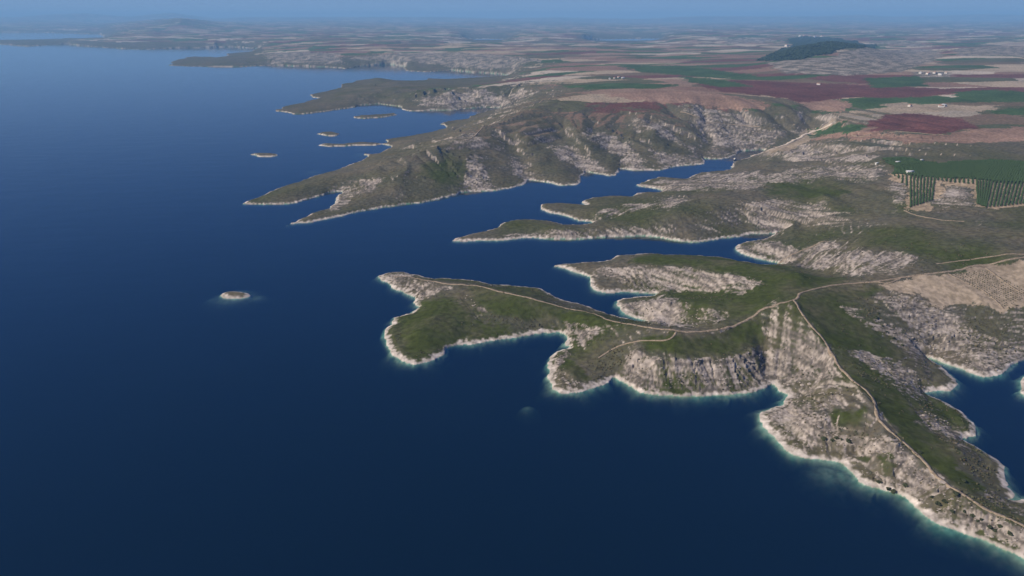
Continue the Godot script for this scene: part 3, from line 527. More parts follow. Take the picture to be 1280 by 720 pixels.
func shape_ground() -> void:
	height.resize(NU * NV)
	shore_dist.resize(NU * NV)
	run_value.resize(NU * NV)
	var shelf := noise(1.0 / 70.0, 2, FastNoiseLite.FRACTAL_FBM, 9)
	var gully := noise(1.0 / 190.0, 2, FastNoiseLite.FRACTAL_RIDGED, 5, 40.0)
	var rib := noise(1.0 / 24.0, 2, FastNoiseLite.FRACTAL_RIDGED, 6)
	var spur := noise(1.0 / 200.0, 2, FastNoiseLite.FRACTAL_RIDGED, 16)
	var crag := noise(1.0 / 11.0, 3, FastNoiseLite.FRACTAL_RIDGED, 17, 3.0)
	var bump := noise(1.0 / 34.0, 4, FastNoiseLite.FRACTAL_FBM, 7)
	var far_hill := noise(1.0 / 900.0, 4, FastNoiseLite.FRACTAL_FBM, 8)
	for j in NV:
		var depth := depth_of(j)
		var hw := half_width(depth)
		var fine := clampf(1.0 - (depth - 2500.0) / 3000.0, 0.0, 1.0)
		for i in NU:
			var k := j * NU + i
			var d := pick(coarse_shore, i, j)
			shore_dist[k] = d
			if d < -110.0 - depth * 0.01:
				height[k] = -40.0
				continue
			var x := (float(i) / (NU - 1) * 2.0 - 1.0) * hw
			var z := -depth
			if d <= 0.0:
				var a := -d + bump.get_noise_2d(x, z) * minf(-d, 3.0)
				var flat := 4.0 + 15.0 * clampf(shelf.get_noise_2d(x, z) * 2.2, 0.0, 1.0)
				height[k] = -(a * (0.34 + depth * 0.00035) + maxf(a - flat, 0.0) * 0.75)
				for q in SHOALS:
					var away: float = Vector2(x, z).distance_to(Vector2(q[0], q[1])) / q[2]
					if away < 3.0:
						height[k] = maxf(height[k], -q[3] - away * away * 2.2)
				continue
			var base := pick(coarse_height, i, j)
			# slope of the taut land, as a gauge of steepness
			var reach := 2.0 * hw / (NU - 1) * STEP
			var gx := (pick(coarse_height, i + STEP, j) - pick(coarse_height, i - STEP, j)) / (2.0 * reach)
			var dz := depth_of(mini(j + STEP, NV - 1)) - depth_of(maxi(j - STEP, 0))
			var gz := (pick(coarse_height, i, j + STEP) - pick(coarse_height, i, j - STEP)) / dz
			var steep := clampf(sqrt(gx * gx + gz * gz) * 2.2, 0.0, 1.0)
			var inland := clampf(d / 40.0, 0.0, 1.0)
			var kind: String = cover_kind[cover[k]]
			var rough: float = ROUGHNESS.get(kind, 0.2)
			var h := base
			h += gully.get_noise_2d(x, z) * (1.5 + 7.0 * steep) * inland * (0.35 + 0.65 * rough) * clampf(base / 40.0, 0.15, 1.0)
			h += far_hill.get_noise_2d(x, z) * clampf((depth - 2500.0) / 6000.0, 0.0, 1.0) * 26.0 * inland
			# ribs and runnels straight down to the water
			var o := coarse_near[clampi((j + 1) / STEP, 0, cv - 1) * cu + clampi((i + 1) / STEP, 0, cu - 1)]
			if o > 0 and d < 600.0:
				var t := (shore[o] - shore[o - 1]).normalized()
				run_value[k] = shore_run[o] + (Vector2(x, z) - shore[o]).dot(t)
			else:
				run_value[k] = x
			# gullies cut straight down to the water, rounded spurs between them
			var run := run_value[k]
			var size := 1.0 + depth / 2600.0
			var clear := pick(coarse_clear, i, j)
			if d < 700.0:
				var g1 := spur.get_noise_2d(run, d * 0.2)
				var strong := clampf(d / 150.0, 0.0, 1.0) * clampf((600.0 - d) / 350.0, 0.0, 1.0) * clampf((depth - 1200.0) / 500.0, 0.0, 1.0)
				h -= (g1 + 0.1) * minf(base * 0.22, 14.0) * strong * clear * (1.0 if depth < 6000.0 else 0.6)
			if d < 220.0:
				var r := rib.get_noise_2d(run / size, d * 0.035 / size)
				h -= (r + 0.1) * 2.3 * size * rough * clear * (0.3 + 0.7 * steep) * clampf(d / 14.0, 0.0, 1.0) * clampf((220.0 - d) / 120.0, 0.0, 1.0)
			h += bump.get_noise_2d(x, z) * (0.3 + 1.0 * rough) * clampf(d / 10.0, 0.0, 1.0) * (0.4 + 0.6 * fine)
			if rough > 0.4 and depth < 2600.0:
				h -= crag.get_noise_2d(x, z) * 0.35 * rough * clampf((2600.0 - depth) / 900.0, 0.0, 1.0) * clampf(d / 6.0, 0.0, 1.0)
			# limestone beds: treads and risers on steep ground
			if steep > 0.25 and fine > 0.0:
				var bed := 4.2
				var lean := h + x * 0.012 + z * 0.008
				var f := lean / bed
				var whole := floorf(f)
				var tread := whole + smoothstep(0.3, 0.7, f - whole)
				h += (tread - f) * bed * 0.22 * rough * clampf((steep - 0.25) * 2.5, 0.0, 1.0) * fine
			h = minf(h, 0.25 + d * 0.95)
			height[k] = maxf(h, minf(d * 0.34, 4.0) + 0.05)
	ground_normal.resize(NU * NV)
	for j in NV:
		var j0 := maxi(j - 1, 0)
		var j1 := mini(j + 1, NV - 1)
		var dz := depth_of(j1) - depth_of(j0)
		var depth := depth_of(j)
		var dx := 4.0 * half_width(depth) / (NU - 1)
		var skew := SPREAD * 2.0 / (NU - 1)
		for i in NU:
			var k := j * NU + i
			if height[k] < -30.0:
				ground_normal[k] = Vector3.UP
				continue
			var gx := (height[j * NU + mini(i + 1, NU - 1)] - height[j * NU + maxi(i - 1, 0)]) / dx
			# columns fan out with depth: take the sideways drift off the along-column change
			var drift := (i - (NU - 1) * 0.5) * skew
			var gd := (height[j1 * NU + i] - height[j0 * NU + i]) / dz - gx * drift
			ground_normal[k] = Vector3(-gx, 1.0, gd).normalized()

# ---------------------------------------------------------------- what grows and lies on the land
var cover := PackedByteArray()      # number of the traced patch at each grid node, 0 outside
var cover_kind := [""]

func raster(flat: Array, id: int) -> void:
	var rows := {}
	var n := flat.size() / 2
	for k in n:
		var a := cell_of(flat[2 * k], flat[2 * k + 1])
		var b := cell_of(flat[2 * ((k + 1) % n)], flat[2 * ((k + 1) % n) + 1])
		for j in range(maxi(ceili(minf(a.y, b.y)), 0), mini(ceili(maxf(a.y, b.y)) - 1, NV - 1) + 1):
			if not rows.has(j):
				rows[j] = []
			rows[j].append(a.x + (b.x - a.x) * (j - a.y) / (b.y - a.y))
	for j in rows:
		var r: Array = rows[j]
		r.sort()
		for p in r.size() / 2:
			for i in range(clampi(ceili(r[2 * p]), 0, NU), clampi(floori(r[2 * p + 1]) + 1, 0, NU)):
				cover[j * NU + i] = id

func survey_cover() -> void:
	cover.resize(NU * NV)
	for kind in COVER_ORDER:
		for flat in COVER[kind]:
			cover_kind.append(kind)
			raster(flat, cover_kind.size() - 1)

const COVER_ORDER := ["rock", "scrub", "grass", "pale", "russet", "maroon", "tan", "green", "soil", "orchard", "wood"]
const FIELD := {
	"pale": Color(0.36, 0.31, 0.26), "russet": Color(0.25, 0.165, 0.125), "maroon": Color(0.125, 0.055, 0.050),
	"tan": Color(0.31, 0.25, 0.185), "green": Color(0.055, 0.092, 0.036), "soil": Color(0.33, 0.255, 0.175),
	"orchard": Color(0.075, 0.075, 0.040), "wood": Color(0.030, 0.040, 0.022)}

func soft_mask(kind: String) -> PackedFloat32Array:
	var m := PackedFloat32Array()
	m.resize(cu * cv)
	for j in cv:
		for i in cu:
			if cover_kind[cover[j * STEP * NU + i * STEP]] == kind:
				m[j * cu + i] = 1.0
	for pass_ in 2:
		var out := m.duplicate()
		for j in range(1, cv - 1):
			for i in range(1, cu - 1):
				var k := j * cu + i
				out[k] = (m[k] * 2.0 + m[k - 1] + m[k + 1] + m[k - cu] + m[k + cu]) / 6.0
		m = out
	return m

func colour_ground() -> void:
	var rock_mask := soft_mask("rock")
	var grass_mask := soft_mask("grass")
	var scrub_mask := soft_mask("scrub")
	var grit := noise(1.0 / 3.2, 2, FastNoiseLite.FRACTAL_FBM, 27)
	var flute := noise(1.0 / 8.0, 3, FastNoiseLite.FRACTAL_FBM, 26)
	ground_colour.resize(NU * NV)
	var ragged := noise(1.0 / 60.0, 3, FastNoiseLite.FRACTAL_FBM, 20)
	var patch := noise(1.0 / 90.0, 4, FastNoiseLite.FRACTAL_FBM, 21, 30.0)
	var speck := noise(1.0 / 9.0, 3, FastNoiseLite.FRACTAL_FBM, 22)
	var tone := noise(1.0 / 260.0, 3, FastNoiseLite.FRACTAL_FBM, 23)
	var strata := noise(1.0 / 3.6, 2, FastNoiseLite.FRACTAL_FBM, 24)
	var plots := noise(1.0 / 190.0, 1, FastNoiseLite.FRACTAL_NONE, 25, 40.0)
	plots.noise_type = FastNoiseLite.TYPE_CELLULAR
	plots.cellular_return_type = FastNoiseLite.RETURN_CELL_VALUE
	plots.cellular_jitter = 0.9
	var plot_palette := [Color(0.16, 0.12, 0.08), Color(0.06, 0.10, 0.04), Color(0.26, 0.18, 0.135), Color(0.10, 0.10, 0.055), Color(0.14, 0.065, 0.058), Color(0.36, 0.29, 0.21), Color(0.07, 0.11, 0.045), Color(0.22, 0.14, 0.105), Color(0.12, 0.105, 0.07), Color(0.42, 0.36, 0.29)]
	var pale := Color(0.40, 0.348, 0.30)
	var rock := Color(0.235, 0.202, 0.172)
	var dark_rock := Color(0.115, 0.102, 0.087)
	var grass := Color(0.053, 0.066, 0.017)
	var dry := Color(0.135, 0.115, 0.080)
	var heath := Color(0.092, 0.087, 0.070)
	var bed := Color(0.22, 0.36, 0.26)
	var algae := Color(0.10, 0.26, 0.19)
	for j in NV:
		var depth := depth_of(j)
		var hw := half_width(depth)
		var per_x := (NU - 1) * 0.5 / hw
		var per_z := 1.0 / maxf(depth_of(mini(j + 1, NV - 1)) - depth, 0.5)
		var rag := 2.5 + depth * 0.0035
		for i in NU:
			var k := j * NU + i
			var h := height[k]
			if h < -30.0:
				continue
			var x := (float(i) / (NU - 1) * 2.0 - 1.0) * hw
			var z := -depth
			var sp := speck.get_noise_2d(x, z)
			if h < 0.0:
				ground_colour[k] = bed.lerp(algae, clampf(0.5 + patch.get_noise_2d(x, z) + sp, 0.0, 1.0))
				continue
			# ragged borders: look the patch up a little aside
			var wx := ragged.get_noise_2d(x, z)
			var wz := ragged.get_noise_2d(z + 5000.0, x)
			var ci := clampi(roundi(i + (wx * 3.0 + sp) * rag * per_x), 0, NU - 1)
			var cj := clampi(roundi(j + (wz * 3.0 + sp) * rag * per_z), 0, NV - 1)
			var kind: String = cover_kind[cover[cj * NU + ci]]
			var slope := 1.0 - ground_normal[k].y
			var pn := patch.get_noise_2d(x, z)
			var tn := tone.get_noise_2d(x, z)
			var c: Color
			if FIELD.has(kind):
				c = FIELD[kind]
				var vary := 1.0 + tn * 0.3 + sp * 0.22 + pn * 0.25
				c = Color(c.r * vary, c.g * vary, c.b * vary)
				if kind == "pale":
					c = c.lerp(heath, clampf(0.62 + pn * 1.8 + sp, 0.0, 0.9))
			else:
				var ui := i + (wx * 3.0 + sp) * rag * per_x
				var uj := j + (wz * 3.0 + sp) * rag * per_z
				var rm := pick(rock_mask, ui, uj)
				var gm := pick(grass_mask, ui, uj)
				var sm := pick(scrub_mask, ui, uj)
				var size := 1.0 + depth / 1500.0
				# streaks run down to the water, beds run level
				var fl := flute.get_noise_2d(run_value[k] / size, shore_dist[k] * 0.03 / size)
				var st := strata.get_noise_2d((h + x * 0.012 + z * 0.008) / (0.6 + 0.4 * size), run_value[k] * 0.004)
				var gt := grit.get_noise_2d(x / size, z / size)
				var fine := fl * 0.75 + st * 1.05 + gt * 0.75
				var bare := (slope - 0.085) * 8.0 + pn * 1.0 + fl * 0.5 + sp * 0.3
				bare = lerpf(bare, 0.64 + clampf((depth - 1300.0) / 4000.0, 0.0, 0.14) + slope * 1.2 + pn * 1.1 + fl * 0.9 + sp * 0.3, rm)
				bare = lerpf(bare, (slope - 0.16) * 6.0 + pn * 0.35 + sp * 0.25, gm)
				bare = lerpf(bare, (slope - 0.13) * 6.0 + pn * 0.6 + fl * 0.4, sm)
				bare = smoothstep(0.15, 0.85, bare + gt * 0.3)
				var r := rock.lerp(pale, smoothstep(-0.1, 0.65, fine)).lerp(dark_rock, smoothstep(0.05, 0.5, -fine) * 0.85)
				var lush := clampf(0.45 - tn * 1.1 - sp * 0.35, 0.0, 1.0)
				lush *= clampf(1.0 - (depth - 1200.0) / 900.0, 0.3, 1.0) if depth < 3500.0 else 0.5
				lush = lerpf(lush, clampf(0.85 + pn * 0.6 - sp * 0.3, 0.0, 1.0), gm)
				lush = lerpf(lush, 0.3 - sp * 0.3, sm)
				var g := dry.lerp(heath, clampf(0.5 + pn + sp, 0.0, 1.0)).lerp(grass, lush)
				if kind == "" and depth > 1500.0 and h > 50.0:
					# ploughed and sown plots of the plateau
					var flat := clampf((0.020 - slope) * 90.0, 0.0, 1.0) * clampf((depth - 1700.0) / 900.0, 0.0, 1.0)
					if flat > 0.0:
						var value := plots.get_noise_2d(x * 0.4 + z * 0.15, z)
						var f: Color = plot_palette[clampi(int((value * 0.5 + 0.5) * 10.0), 0, 9)]
						var vary2 := 1.0 + tn * 0.25 + sp * 0.2
						g = g.lerp(Color(f.r * vary2, f.g * vary2, f.b * vary2), flat)
				c = g.lerp(r, bare)
			# bleached band between the high and the present water line
			var ring := clampf(1.0 - (h - 1.5 - sp * 1.6 - wx) * 0.8, 0.0, 1.0) * clampf(1.0 - (shore_dist[k] - 6.0 - depth * 0.0025 - wx * 8.0) * 0.12, 0.0, 1.0)
			var rt := 0.9 + sp * 0.35 + wz * 0.25
			c = c.lerp(Color(0.54 * rt, 0.48 * rt, 0.42 * rt), ring)
			ground_colour[k] = c

func surface_of(ids: PackedInt32Array, called: String, m: Material) -> MeshInstance3D:
	var place := {}
	var index := PackedInt32Array()
	var v := PackedVector3Array()
	var n := PackedVector3Array()
	var c := PackedColorArray()
	for k in ids:
		for q in [k, k + 1, k + NU, k + NU + 1]:
			if not place.has(q):
				place[q] = v.size()
				var p := plan(q % NU, q / NU)
				v.append(Vector3(p.x, height[q], p.y))
				n.append(ground_normal[q])
				c.append(ground_colour[q])
		index.append_array([place[k], place[k + NU], place[k + NU + 1], place[k], place[k + NU + 1], place[k + 1]])
	var arrays := []
	arrays.resize(Mesh.ARRAY_MAX)
	arrays[Mesh.ARRAY_VERTEX] = v
	arrays[Mesh.ARRAY_NORMAL] = n
	arrays[Mesh.ARRAY_COLOR] = c
	arrays[Mesh.ARRAY_INDEX] = index
	var mesh := ArrayMesh.new()
	mesh.add_surface_from_arrays(Mesh.PRIMITIVE_TRIANGLES, arrays)
	mesh.surface_set_material(0, m)
	var o := MeshInstance3D.new()
	o.name = called
	o.mesh = mesh
	o.set_meta("kind", "structure")
	add_child(o, true)
	return o

var taken := {}
func numbered(called: String) -> String:
	var n: int = taken.get(called, 0)
	taken[called] = n + 1
	return called if n == 0 else "%s_%03d" % [called, n]

const ISLAND_LABELS := [
	"small dark islet off the long grey headland, the farther of two",
	"long thin pale islet off the grey headland, the nearer of two",
	"narrow low spit of an island close to the far headland",
	"low whitish islet alone in the open lake, farthest left",
	"small round islet with a green top and turquoise shallows in the open lake",
	"pale islet at the right edge of the picture in the inlet"]
const PATCH_NAMES := {"maroon": "ploughed_field", "russet": "ploughed_field", "green": "green_field", "tan": "stubble_field", "soil": "orchard_ground", "orchard": "orchard_ground"}

func build_ground(m: Material) -> void:
	var main_land := PackedInt32Array()
	var patches := {}
	var isle_box: Array[Rect2] = []
	for f in ISLANDS:
		var r := Rect2(f[0], f[1], 0, 0)
		for k in f.size() / 2:
			r = r.expand(Vector2(f[2 * k], f[2 * k + 1]))
		isle_box.append(r.grow(14.0 - r.position.y * 0.006))
	for j in NV - 1:
		for i in NU - 1:
			var k := j * NU + i
			if maxf(maxf(height[k], height[k + 1]), maxf(height[k + NU], height[k + NU + 1])) < -14.0:
				continue
			var key := ""
			if shore_dist[k] < 90.0:
				var p := plan(i, j)
				for b in isle_box.size():
					if isle_box[b].has_point(p):
						key = "i%d" % b
						break
			var id := cover[k]
			if key == "" and id > 0 and PATCH_NAMES.has(cover_kind[id]) and height[k] > 1.0:
				key = "p%d" % id
			if key == "":
				main_land.append(k)
			else:
				if not patches.has(key):
					patches[key] = PackedInt32Array()
				patches[key].append(k)
	surface_of(main_land, "hills", m)
	print("ground triangles ", main_land.size() * 2)
	for key in patches:
		var n := int(key.substr(1))
		if key[0] == "i":
			surface_of(patches[key], numbered("island"), m).set_meta("label", ISLAND_LABELS[n])
		else:
			surface_of(patches[key], numbered(PATCH_NAMES[cover_kind[n]]), m)

func grain_texture(seed_: int, freq: float, dark: Color, light: Color, size := 1024) -> NoiseTexture2D:
	var t := NoiseTexture2D.new()
	t.width = size
	t.height = size
	t.seamless = true
	t.generate_mipmaps = false
	var n := noise(freq, 5, FastNoiseLite.FRACTAL_FBM, seed_)
	n.fractal_gain = 0.62
	t.noise = n
	var g := Gradient.new()
	g.set_color(0, dark)
	g.set_color(1, light)
	g.set_offset(0, 0.25)
	g.set_offset(1, 0.7)
	t.color_ramp = g
	return t

# ---------------------------------------------------------------- things
func plain(called: String, c: Color, rough := 0.95) -> StandardMaterial3D:
	var m := StandardMaterial3D.new()
	m.resource_name = called
	m.albedo_color = c.linear_to_srgb()
	m.roughness = rough
	m.metallic_specular = 0.2
	return m

func tag(o: Node, label: String, category: String, group := "") -> void:
	o.set_meta("label", label)
	o.set_meta("category", category)
	if group:
		o.set_meta("group", group)

func thing(called: String, at: Vector3, turn := 0.0) -> Node3D:
	var o := Node3D.new()
	o.name = numbered(called)
	o.position = at
	o.rotation.y = turn
	add_child(o, true)
	return o

func part(called: String, mesh: Mesh, m: Material, parent: Node, at := Vector3.ZERO) -> MeshInstance3D:
	var o := MeshInstance3D.new()
	o.name = called
	o.mesh = mesh
	o.material_override = m
	o.position = at
	parent.add_child(o, true)
	return o

# a lumpy ball: rings of points pushed in and out
func lump(seed_: int, rough: float, rings := 5, sides := 8, flat_base := 0.0) -> ArrayMesh:
	var n := noise(1.1, 2, FastNoiseLite.FRACTAL_FBM, seed_)
	var v := PackedVector3Array()
	var index := PackedInt32Array()
	for j in rings + 1:
		var a := PI * j / rings
		for i in sides:
			var b := TAU * (i + 0.5 * (j % 2)) / sides
			var p := Vector3(sin(a) * cos(b), cos(a), sin(a) * sin(b))
			p *= 1.0 + rough * n.get_noise_3dv(p * 1.7) * 1.8
			p.y = maxf(p.y, -1.0 + flat_base)
			v.append(p)
	for j in rings:
		for i in sides:
			var a := j * sides + i
			var b := j * sides + (i + 1) % sides
			index.append_array([a, b, a + sides, b, b + sides, a + sides])
	var st := SurfaceTool.new()
	st.begin(Mesh.PRIMITIVE_TRIANGLES)
	st.set_smooth_group(-1)
	for k in index:
		st.add_vertex(v[k])
	st.generate_normals()
	return st.commit()

func ground_point(x: float, z: float) -> Vector3:
	return Vector3(x, height_at(x, z), z)

func smooth_line(flat: Array, gap: float) -> PackedVector2Array:
	var c := Curve2D.new()
	var n := flat.size() / 2
	for k in n:
		var p := Vector2(flat[2 * k], flat[2 * k + 1])
		var a := Vector2(flat[2 * maxi(k - 1, 0)], flat[2 * maxi(k - 1, 0) + 1])
		var b := Vector2(flat[2 * mini(k + 1, n - 1)], flat[2 * mini(k + 1, n - 1) + 1])
		var t := (b - a) / 6.0
		t = t.limit_length(minf(a.distance_to(p), p.distance_to(b)) * 0.4)
		c.add_point(p, -t, t)
	c.bake_interval = gap
	return c.get_baked_points()

# a strip of beaten earth laid on the ground, its sides let into it
func ribbon(flat: Array, wide: float, lift: float, seed_: int) -> ArrayMesh:
	var line := smooth_line(flat, 2.0 + wide * 0.4)
	var wob := noise(1.0 / 17.0, 2, FastNoiseLite.FRACTAL_FBM, seed_)
	var v := PackedVector3Array()
	var index := PackedInt32Array()
	var run := 0.0
	for k in line.size():
		var t := (line[mini(k + 1, line.size() - 1)] - line[maxi(k - 1, 0)]).normalized()
		var side := Vector2(-t.y, t.x)
		if k > 0:
			run += line[k].distance_to(line[k - 1])
		var w := wide * 0.5 * (1.0 + 0.35 * wob.get_noise_1d(run))
		var shift := wob.get_noise_1d(run + 900.0) * wide * 0.25
		for s in [-1.0, -1.0, 0.0, 1.0, 1.0]:
			var p: Vector2 = line[k] + side * (s * w + shift)
			v.append(Vector3(p.x, height_at(p.x, p.y) + lift, p.y))
		v[k * 5].y -= lift + 0.8
		v[k * 5 + 4].y -= lift + 0.8
		if k > 0:
			for q in 4:
				var a := (k - 1) * 5 + q
				index.append_array([a, a + 1, a + 5, a + 1, a + 6, a + 5])
	var st := SurfaceTool.new()
	st.begin(Mesh.PRIMITIVE_TRIANGLES)
	st.set_smooth_group(0)
	for k in index:
		st.add_vertex(v[k])
	st.generate_normals()
	return st.commit()

func build_roads() -> void:
	var earth := plain("beaten_earth", Color(0.31, 0.245, 0.175))
	earth.albedo_texture = grain_texture(33, 0.03, Color(0.7, 0.7, 0.7), Color(1, 1, 1), 512)
	earth.uv1_triplanar = true
	earth.uv1_world_triplanar = true
	earth.uv1_scale = Vector3.ONE / 60.0
	var chalk := plain("chalky_earth", Color(0.46, 0.39, 0.31))
	var n := 0
	for kind in ["road", "path", "dam"]:
		for flat in TRACES[kind]:
			var reach: float = -flat[1]
			var wide: float = (3.4 if kind == "road" else 1.7) + reach * (0.0006 if kind == "path" else 0.0)
			if kind == "dam":
				wide = 9.0
			var o := MeshInstance3D.new()
			o.name = numbered("dirt_road" if kind == "road" else "dirt_track")
			o.mesh = ribbon(flat, wide, 0.3 + reach * 0.0002, 70 + n)
			o.material_override = chalk if kind == "dam" else earth
			o.set_meta("kind", "structure")
			add_child(o)
			n += 1

func pour(called: String, mesh: Mesh, m: Material, spots: Array[Transform3D], tints := PackedColorArray()) -> MultiMeshInstance3D:
	var mm := MultiMesh.new()
	mm.transform_format = MultiMesh.TRANSFORM_3D
	mm.use_colors = tints.size() > 0
	mm.mesh = mesh
	mm.instance_count = spots.size()
	for k in spots.size():
		mm.set_instance_transform(k, spots[k])
		if tints.size() > 0:
			mm.set_instance_color(k, tints[k])
	var o := MultiMeshInstance3D.new()
	o.name = called
	o.multimesh = mm
	o.material_override = m
	o.set_meta("kind", "stuff")
	add_child(o)
	return o

func outline(flat: Array) -> PackedVector2Array:
	var p := PackedVector2Array()
	for k in flat.size() / 2:
		p.append(Vector2(flat[2 * k], flat[2 * k + 1]))
	return p

func build_orchards() -> void:
	rng.seed = 41
	var leaf := plain("orchard_leaves", Color(0.036, 0.060, 0.022))
	var bark := plain("orchard_bark", Color(0.10, 0.075, 0.055))
	var crowns: Array[ArrayMesh] = []
	for k in 4:
		crowns.append(lump(50 + k, 0.35, 5, 8))
	var stem := CylinderMesh.new()
	stem.top_radius = 0.12
	stem.bottom_radius = 0.18
	stem.height = 1.6
	stem.radial_segments = 6
	stem.rings = 1
	# rows that show one by one: between traced guide rows
	var guides := [["row_a", "row_b", 4, "left"], ["row_b", "row_c", 8, "left"], ["row_c", "row_d", 9, "short"], ["row_d", "row_e", 5, "right"], ["row_e", "row_f", 12, "right"]]
	var count := {"left": 0, "short": 0, "right": 0}
	for g in guides:
		var a: Array = TRACES[g[0]][0]
		var b: Array = TRACES[g[1]][0]
		for q in g[2]:
			var f: float = float(q) / g[2]
			var top := Vector2(a[0], a[1]).lerp(Vector2(b[0], b[1]), f)
			var end := Vector2(a[2], a[3]).lerp(Vector2(b[2], b[3]), f)
			if g[0] == "row_a":
				end = top.lerp(end, 0.35 + 0.1 * rng.randf())
			if g[3] == "short":
				end = top + (end - top) * 0.17
			var foliage := SurfaceTool.new()
			var stems := SurfaceTool.new()
			foliage.begin(Mesh.PRIMITIVE_TRIANGLES)
			stems.begin(Mesh.PRIMITIVE_TRIANGLES)
			var mid := top.lerp(end, 0.5)
			var origin := ground_point(mid.x, mid.y)
			var n := maxi(2, int(top.distance_to(end) / 4.6))
			for t in n:
				if rng.randf() < 0.05:
					continue
				var p := top.lerp(end, (t + 0.5) / n) + Vector2(rng.randf_range(-0.4, 0.4), rng.randf_range(-0.4, 0.4))
				var at := ground_point(p.x, p.y) - origin
				var s := rng.randf_range(1.35, 2.0)
				foliage.append_from(crowns[rng.randi() % 4], 0, Transform3D(Basis(Vector3.UP, rng.randf() * TAU).scaled(Vector3(s, s * 0.85, s)), at + Vector3(0, 2.6, 0)))
				stems.append_from(stem, 0, Transform3D(Basis(), at + Vector3(0, 0.7, 0)))
			count[g[3]] += 1
			var row := thing("orchard_row", origin)
			part("foliage", foliage.commit(), leaf, row).set_meta("kind", "stuff")
			part("trunks", stems.commit(), bark, row).set_meta("kind", "stuff")
			var ordinal: String = ORDINALS[count[g[3]]]
			if g[3] == "left":
				tag(row, "%s orchard tree row from the left, in the left striped block" % ordinal, "tree row", "orchard rows in the left block")
			elif g[3] == "short":
				tag(row, "%s short orchard tree row from the left, above the bare rocky gap" % ordinal, "tree row", "short orchard rows")
			else:
				tag(row, "%s orchard tree row from the left, in the right striped block" % ordinal, "tree row", "orchard rows in the right block")
	# the dense block behind them reads as one mass
	var poly := outline(COVER["orchard"][0])
	var box := Rect2(poly[0], Vector2.ZERO)
	for p in poly:
		box = box.expand(p)
	var spots: Array[Transform3D] = []
	var z := box.position.y
	while z < box.end.y:
		var x := box.position.x
		while x < box.end.x:
			var p := Vector2(x + rng.randf_range(-0.7, 0.7), z + rng.randf_range(-0.7, 0.7))
			if Geometry2D.is_point_in_polygon(p, poly):
				var s := rng.randf_range(2.1, 2.9)
				spots.append(Transform3D(Basis(Vector3.UP, rng.randf() * TAU).scaled(Vector3(s, s * 0.85, s)), ground_point(p.x, p.y) + Vector3(0, 2.4, 0)))
			x += 5.4
		z += 6.6
	print("dense orchard trees ", spots.size())
	pour("orchard_trees", crowns[0], leaf, spots)
	# saplings on the tan field by the road
	var y: Array = TRACES["young"][0]
	var young := lump(61, 0.3, 4, 6)
	var young_leaf := plain("sapling_leaves", Color(0.060, 0.062, 0.032))
	for r in 22:
		for c in 13:
			var u := (c + 0.5) / 13.0
			var w := (r + 0.5) / 22.0
			var p := Vector2(y[0], y[1]).lerp(Vector2(y[2], y[3]), u).lerp(Vector2(y[6], y[7]).lerp(Vector2(y[4], y[5]), u), w)
			p += Vector2(rng.randf_range(-0.6, 0.6), rng.randf_range(-0.6, 0.6))
			if rng.randf() < 0.08 or absf(cell_of(p.x, p.y).x) > NU - 4:
				continue
			var o := MeshInstance3D.new()
			o.name = numbered("orchard_sapling")
			o.mesh = young
			o.material_override = young_leaf
			var s := rng.randf_range(0.45, 0.85)
			o.transform = Transform3D(Basis(Vector3.UP, rng.randf() * TAU).scaled(Vector3(s, s, s)), ground_point(p.x, p.y) + Vector3(0, s * 0.75, 0))
			add_child(o)
			tag(o, "young orchard tree, a dark dot on the tan field beside the dirt road", "sapling", "saplings on the tan field")

const ORDINALS := ["", "first", "second", "third", "fourth", "fifth", "sixth", "seventh", "eighth", "ninth", "tenth", "eleventh", "twelfth", "thirteenth", "fourteenth", "fifteenth", "sixteenth", "seventeenth", "eighteenth", "nineteenth", "twentieth"]

func build_wood() -> void:
	rng.seed = 43
	var poly := outline(COVER["wood"][0])
	var box := Rect2(poly[0], Vector2.ZERO)
	for p in poly:
		box = box.expand(p)
	var gap := noise(1.0 / 260.0, 2, FastNoiseLite.FRACTAL_FBM, 44)
	var spots: Array[Transform3D] = []
	var z := box.position.y
	while z < box.end.y:
		var x := box.position.x
		while x < box.end.x:
			var p := Vector2(x + rng.randf_range(-8, 8), z + rng.randf_range(-12, 12))
			if Geometry2D.is_point_in_polygon(p, poly) and gap.get_noise_2d(p.x, p.y) > -0.32:
				var s := rng.randf_range(8.0, 13.0)
				spots.append(Transform3D(Basis(Vector3.UP, rng.randf() * TAU).scaled(Vector3(s, s * 0.8, s)), ground_point(p.x, p.y) + Vector3(0, s * 0.4, 0)))
			x += 19.0
		z += 26.0
	print("wood crowns ", spots.size())
	pour("pine_wood", lump(64, 0.35, 4, 7), plain("wood_leaves", Color(0.022, 0.034, 0.020)), spots)

func roof_mesh(w: float, d: float, rise: float) -> ArrayMesh:
	var st := SurfaceTool.new()
	st.begin(Mesh.PRIMITIVE_TRIANGLES)
	var e := 0.35
	var x := w * 0.5 + e
	var z := d * 0.5 + e
	var a := Vector3(-x, 0, -z)
	var b := Vector3(x, 0, -z)
	var c := Vector3(x, 0, z)
	var f := Vector3(-x, 0, z)
	var r0 := Vector3(-x, rise, 0)
	var r1 := Vector3(x, rise, 0)
	for t in [[f, r0, r1], [f, r1, c], [b, r1, r0], [b, r0, a], [a, r0, f], [c, r1, b], [a, f, c], [a, c, b]]:
		for p in t:
			st.add_vertex(p)
	st.generate_normals()
	return st.commit()

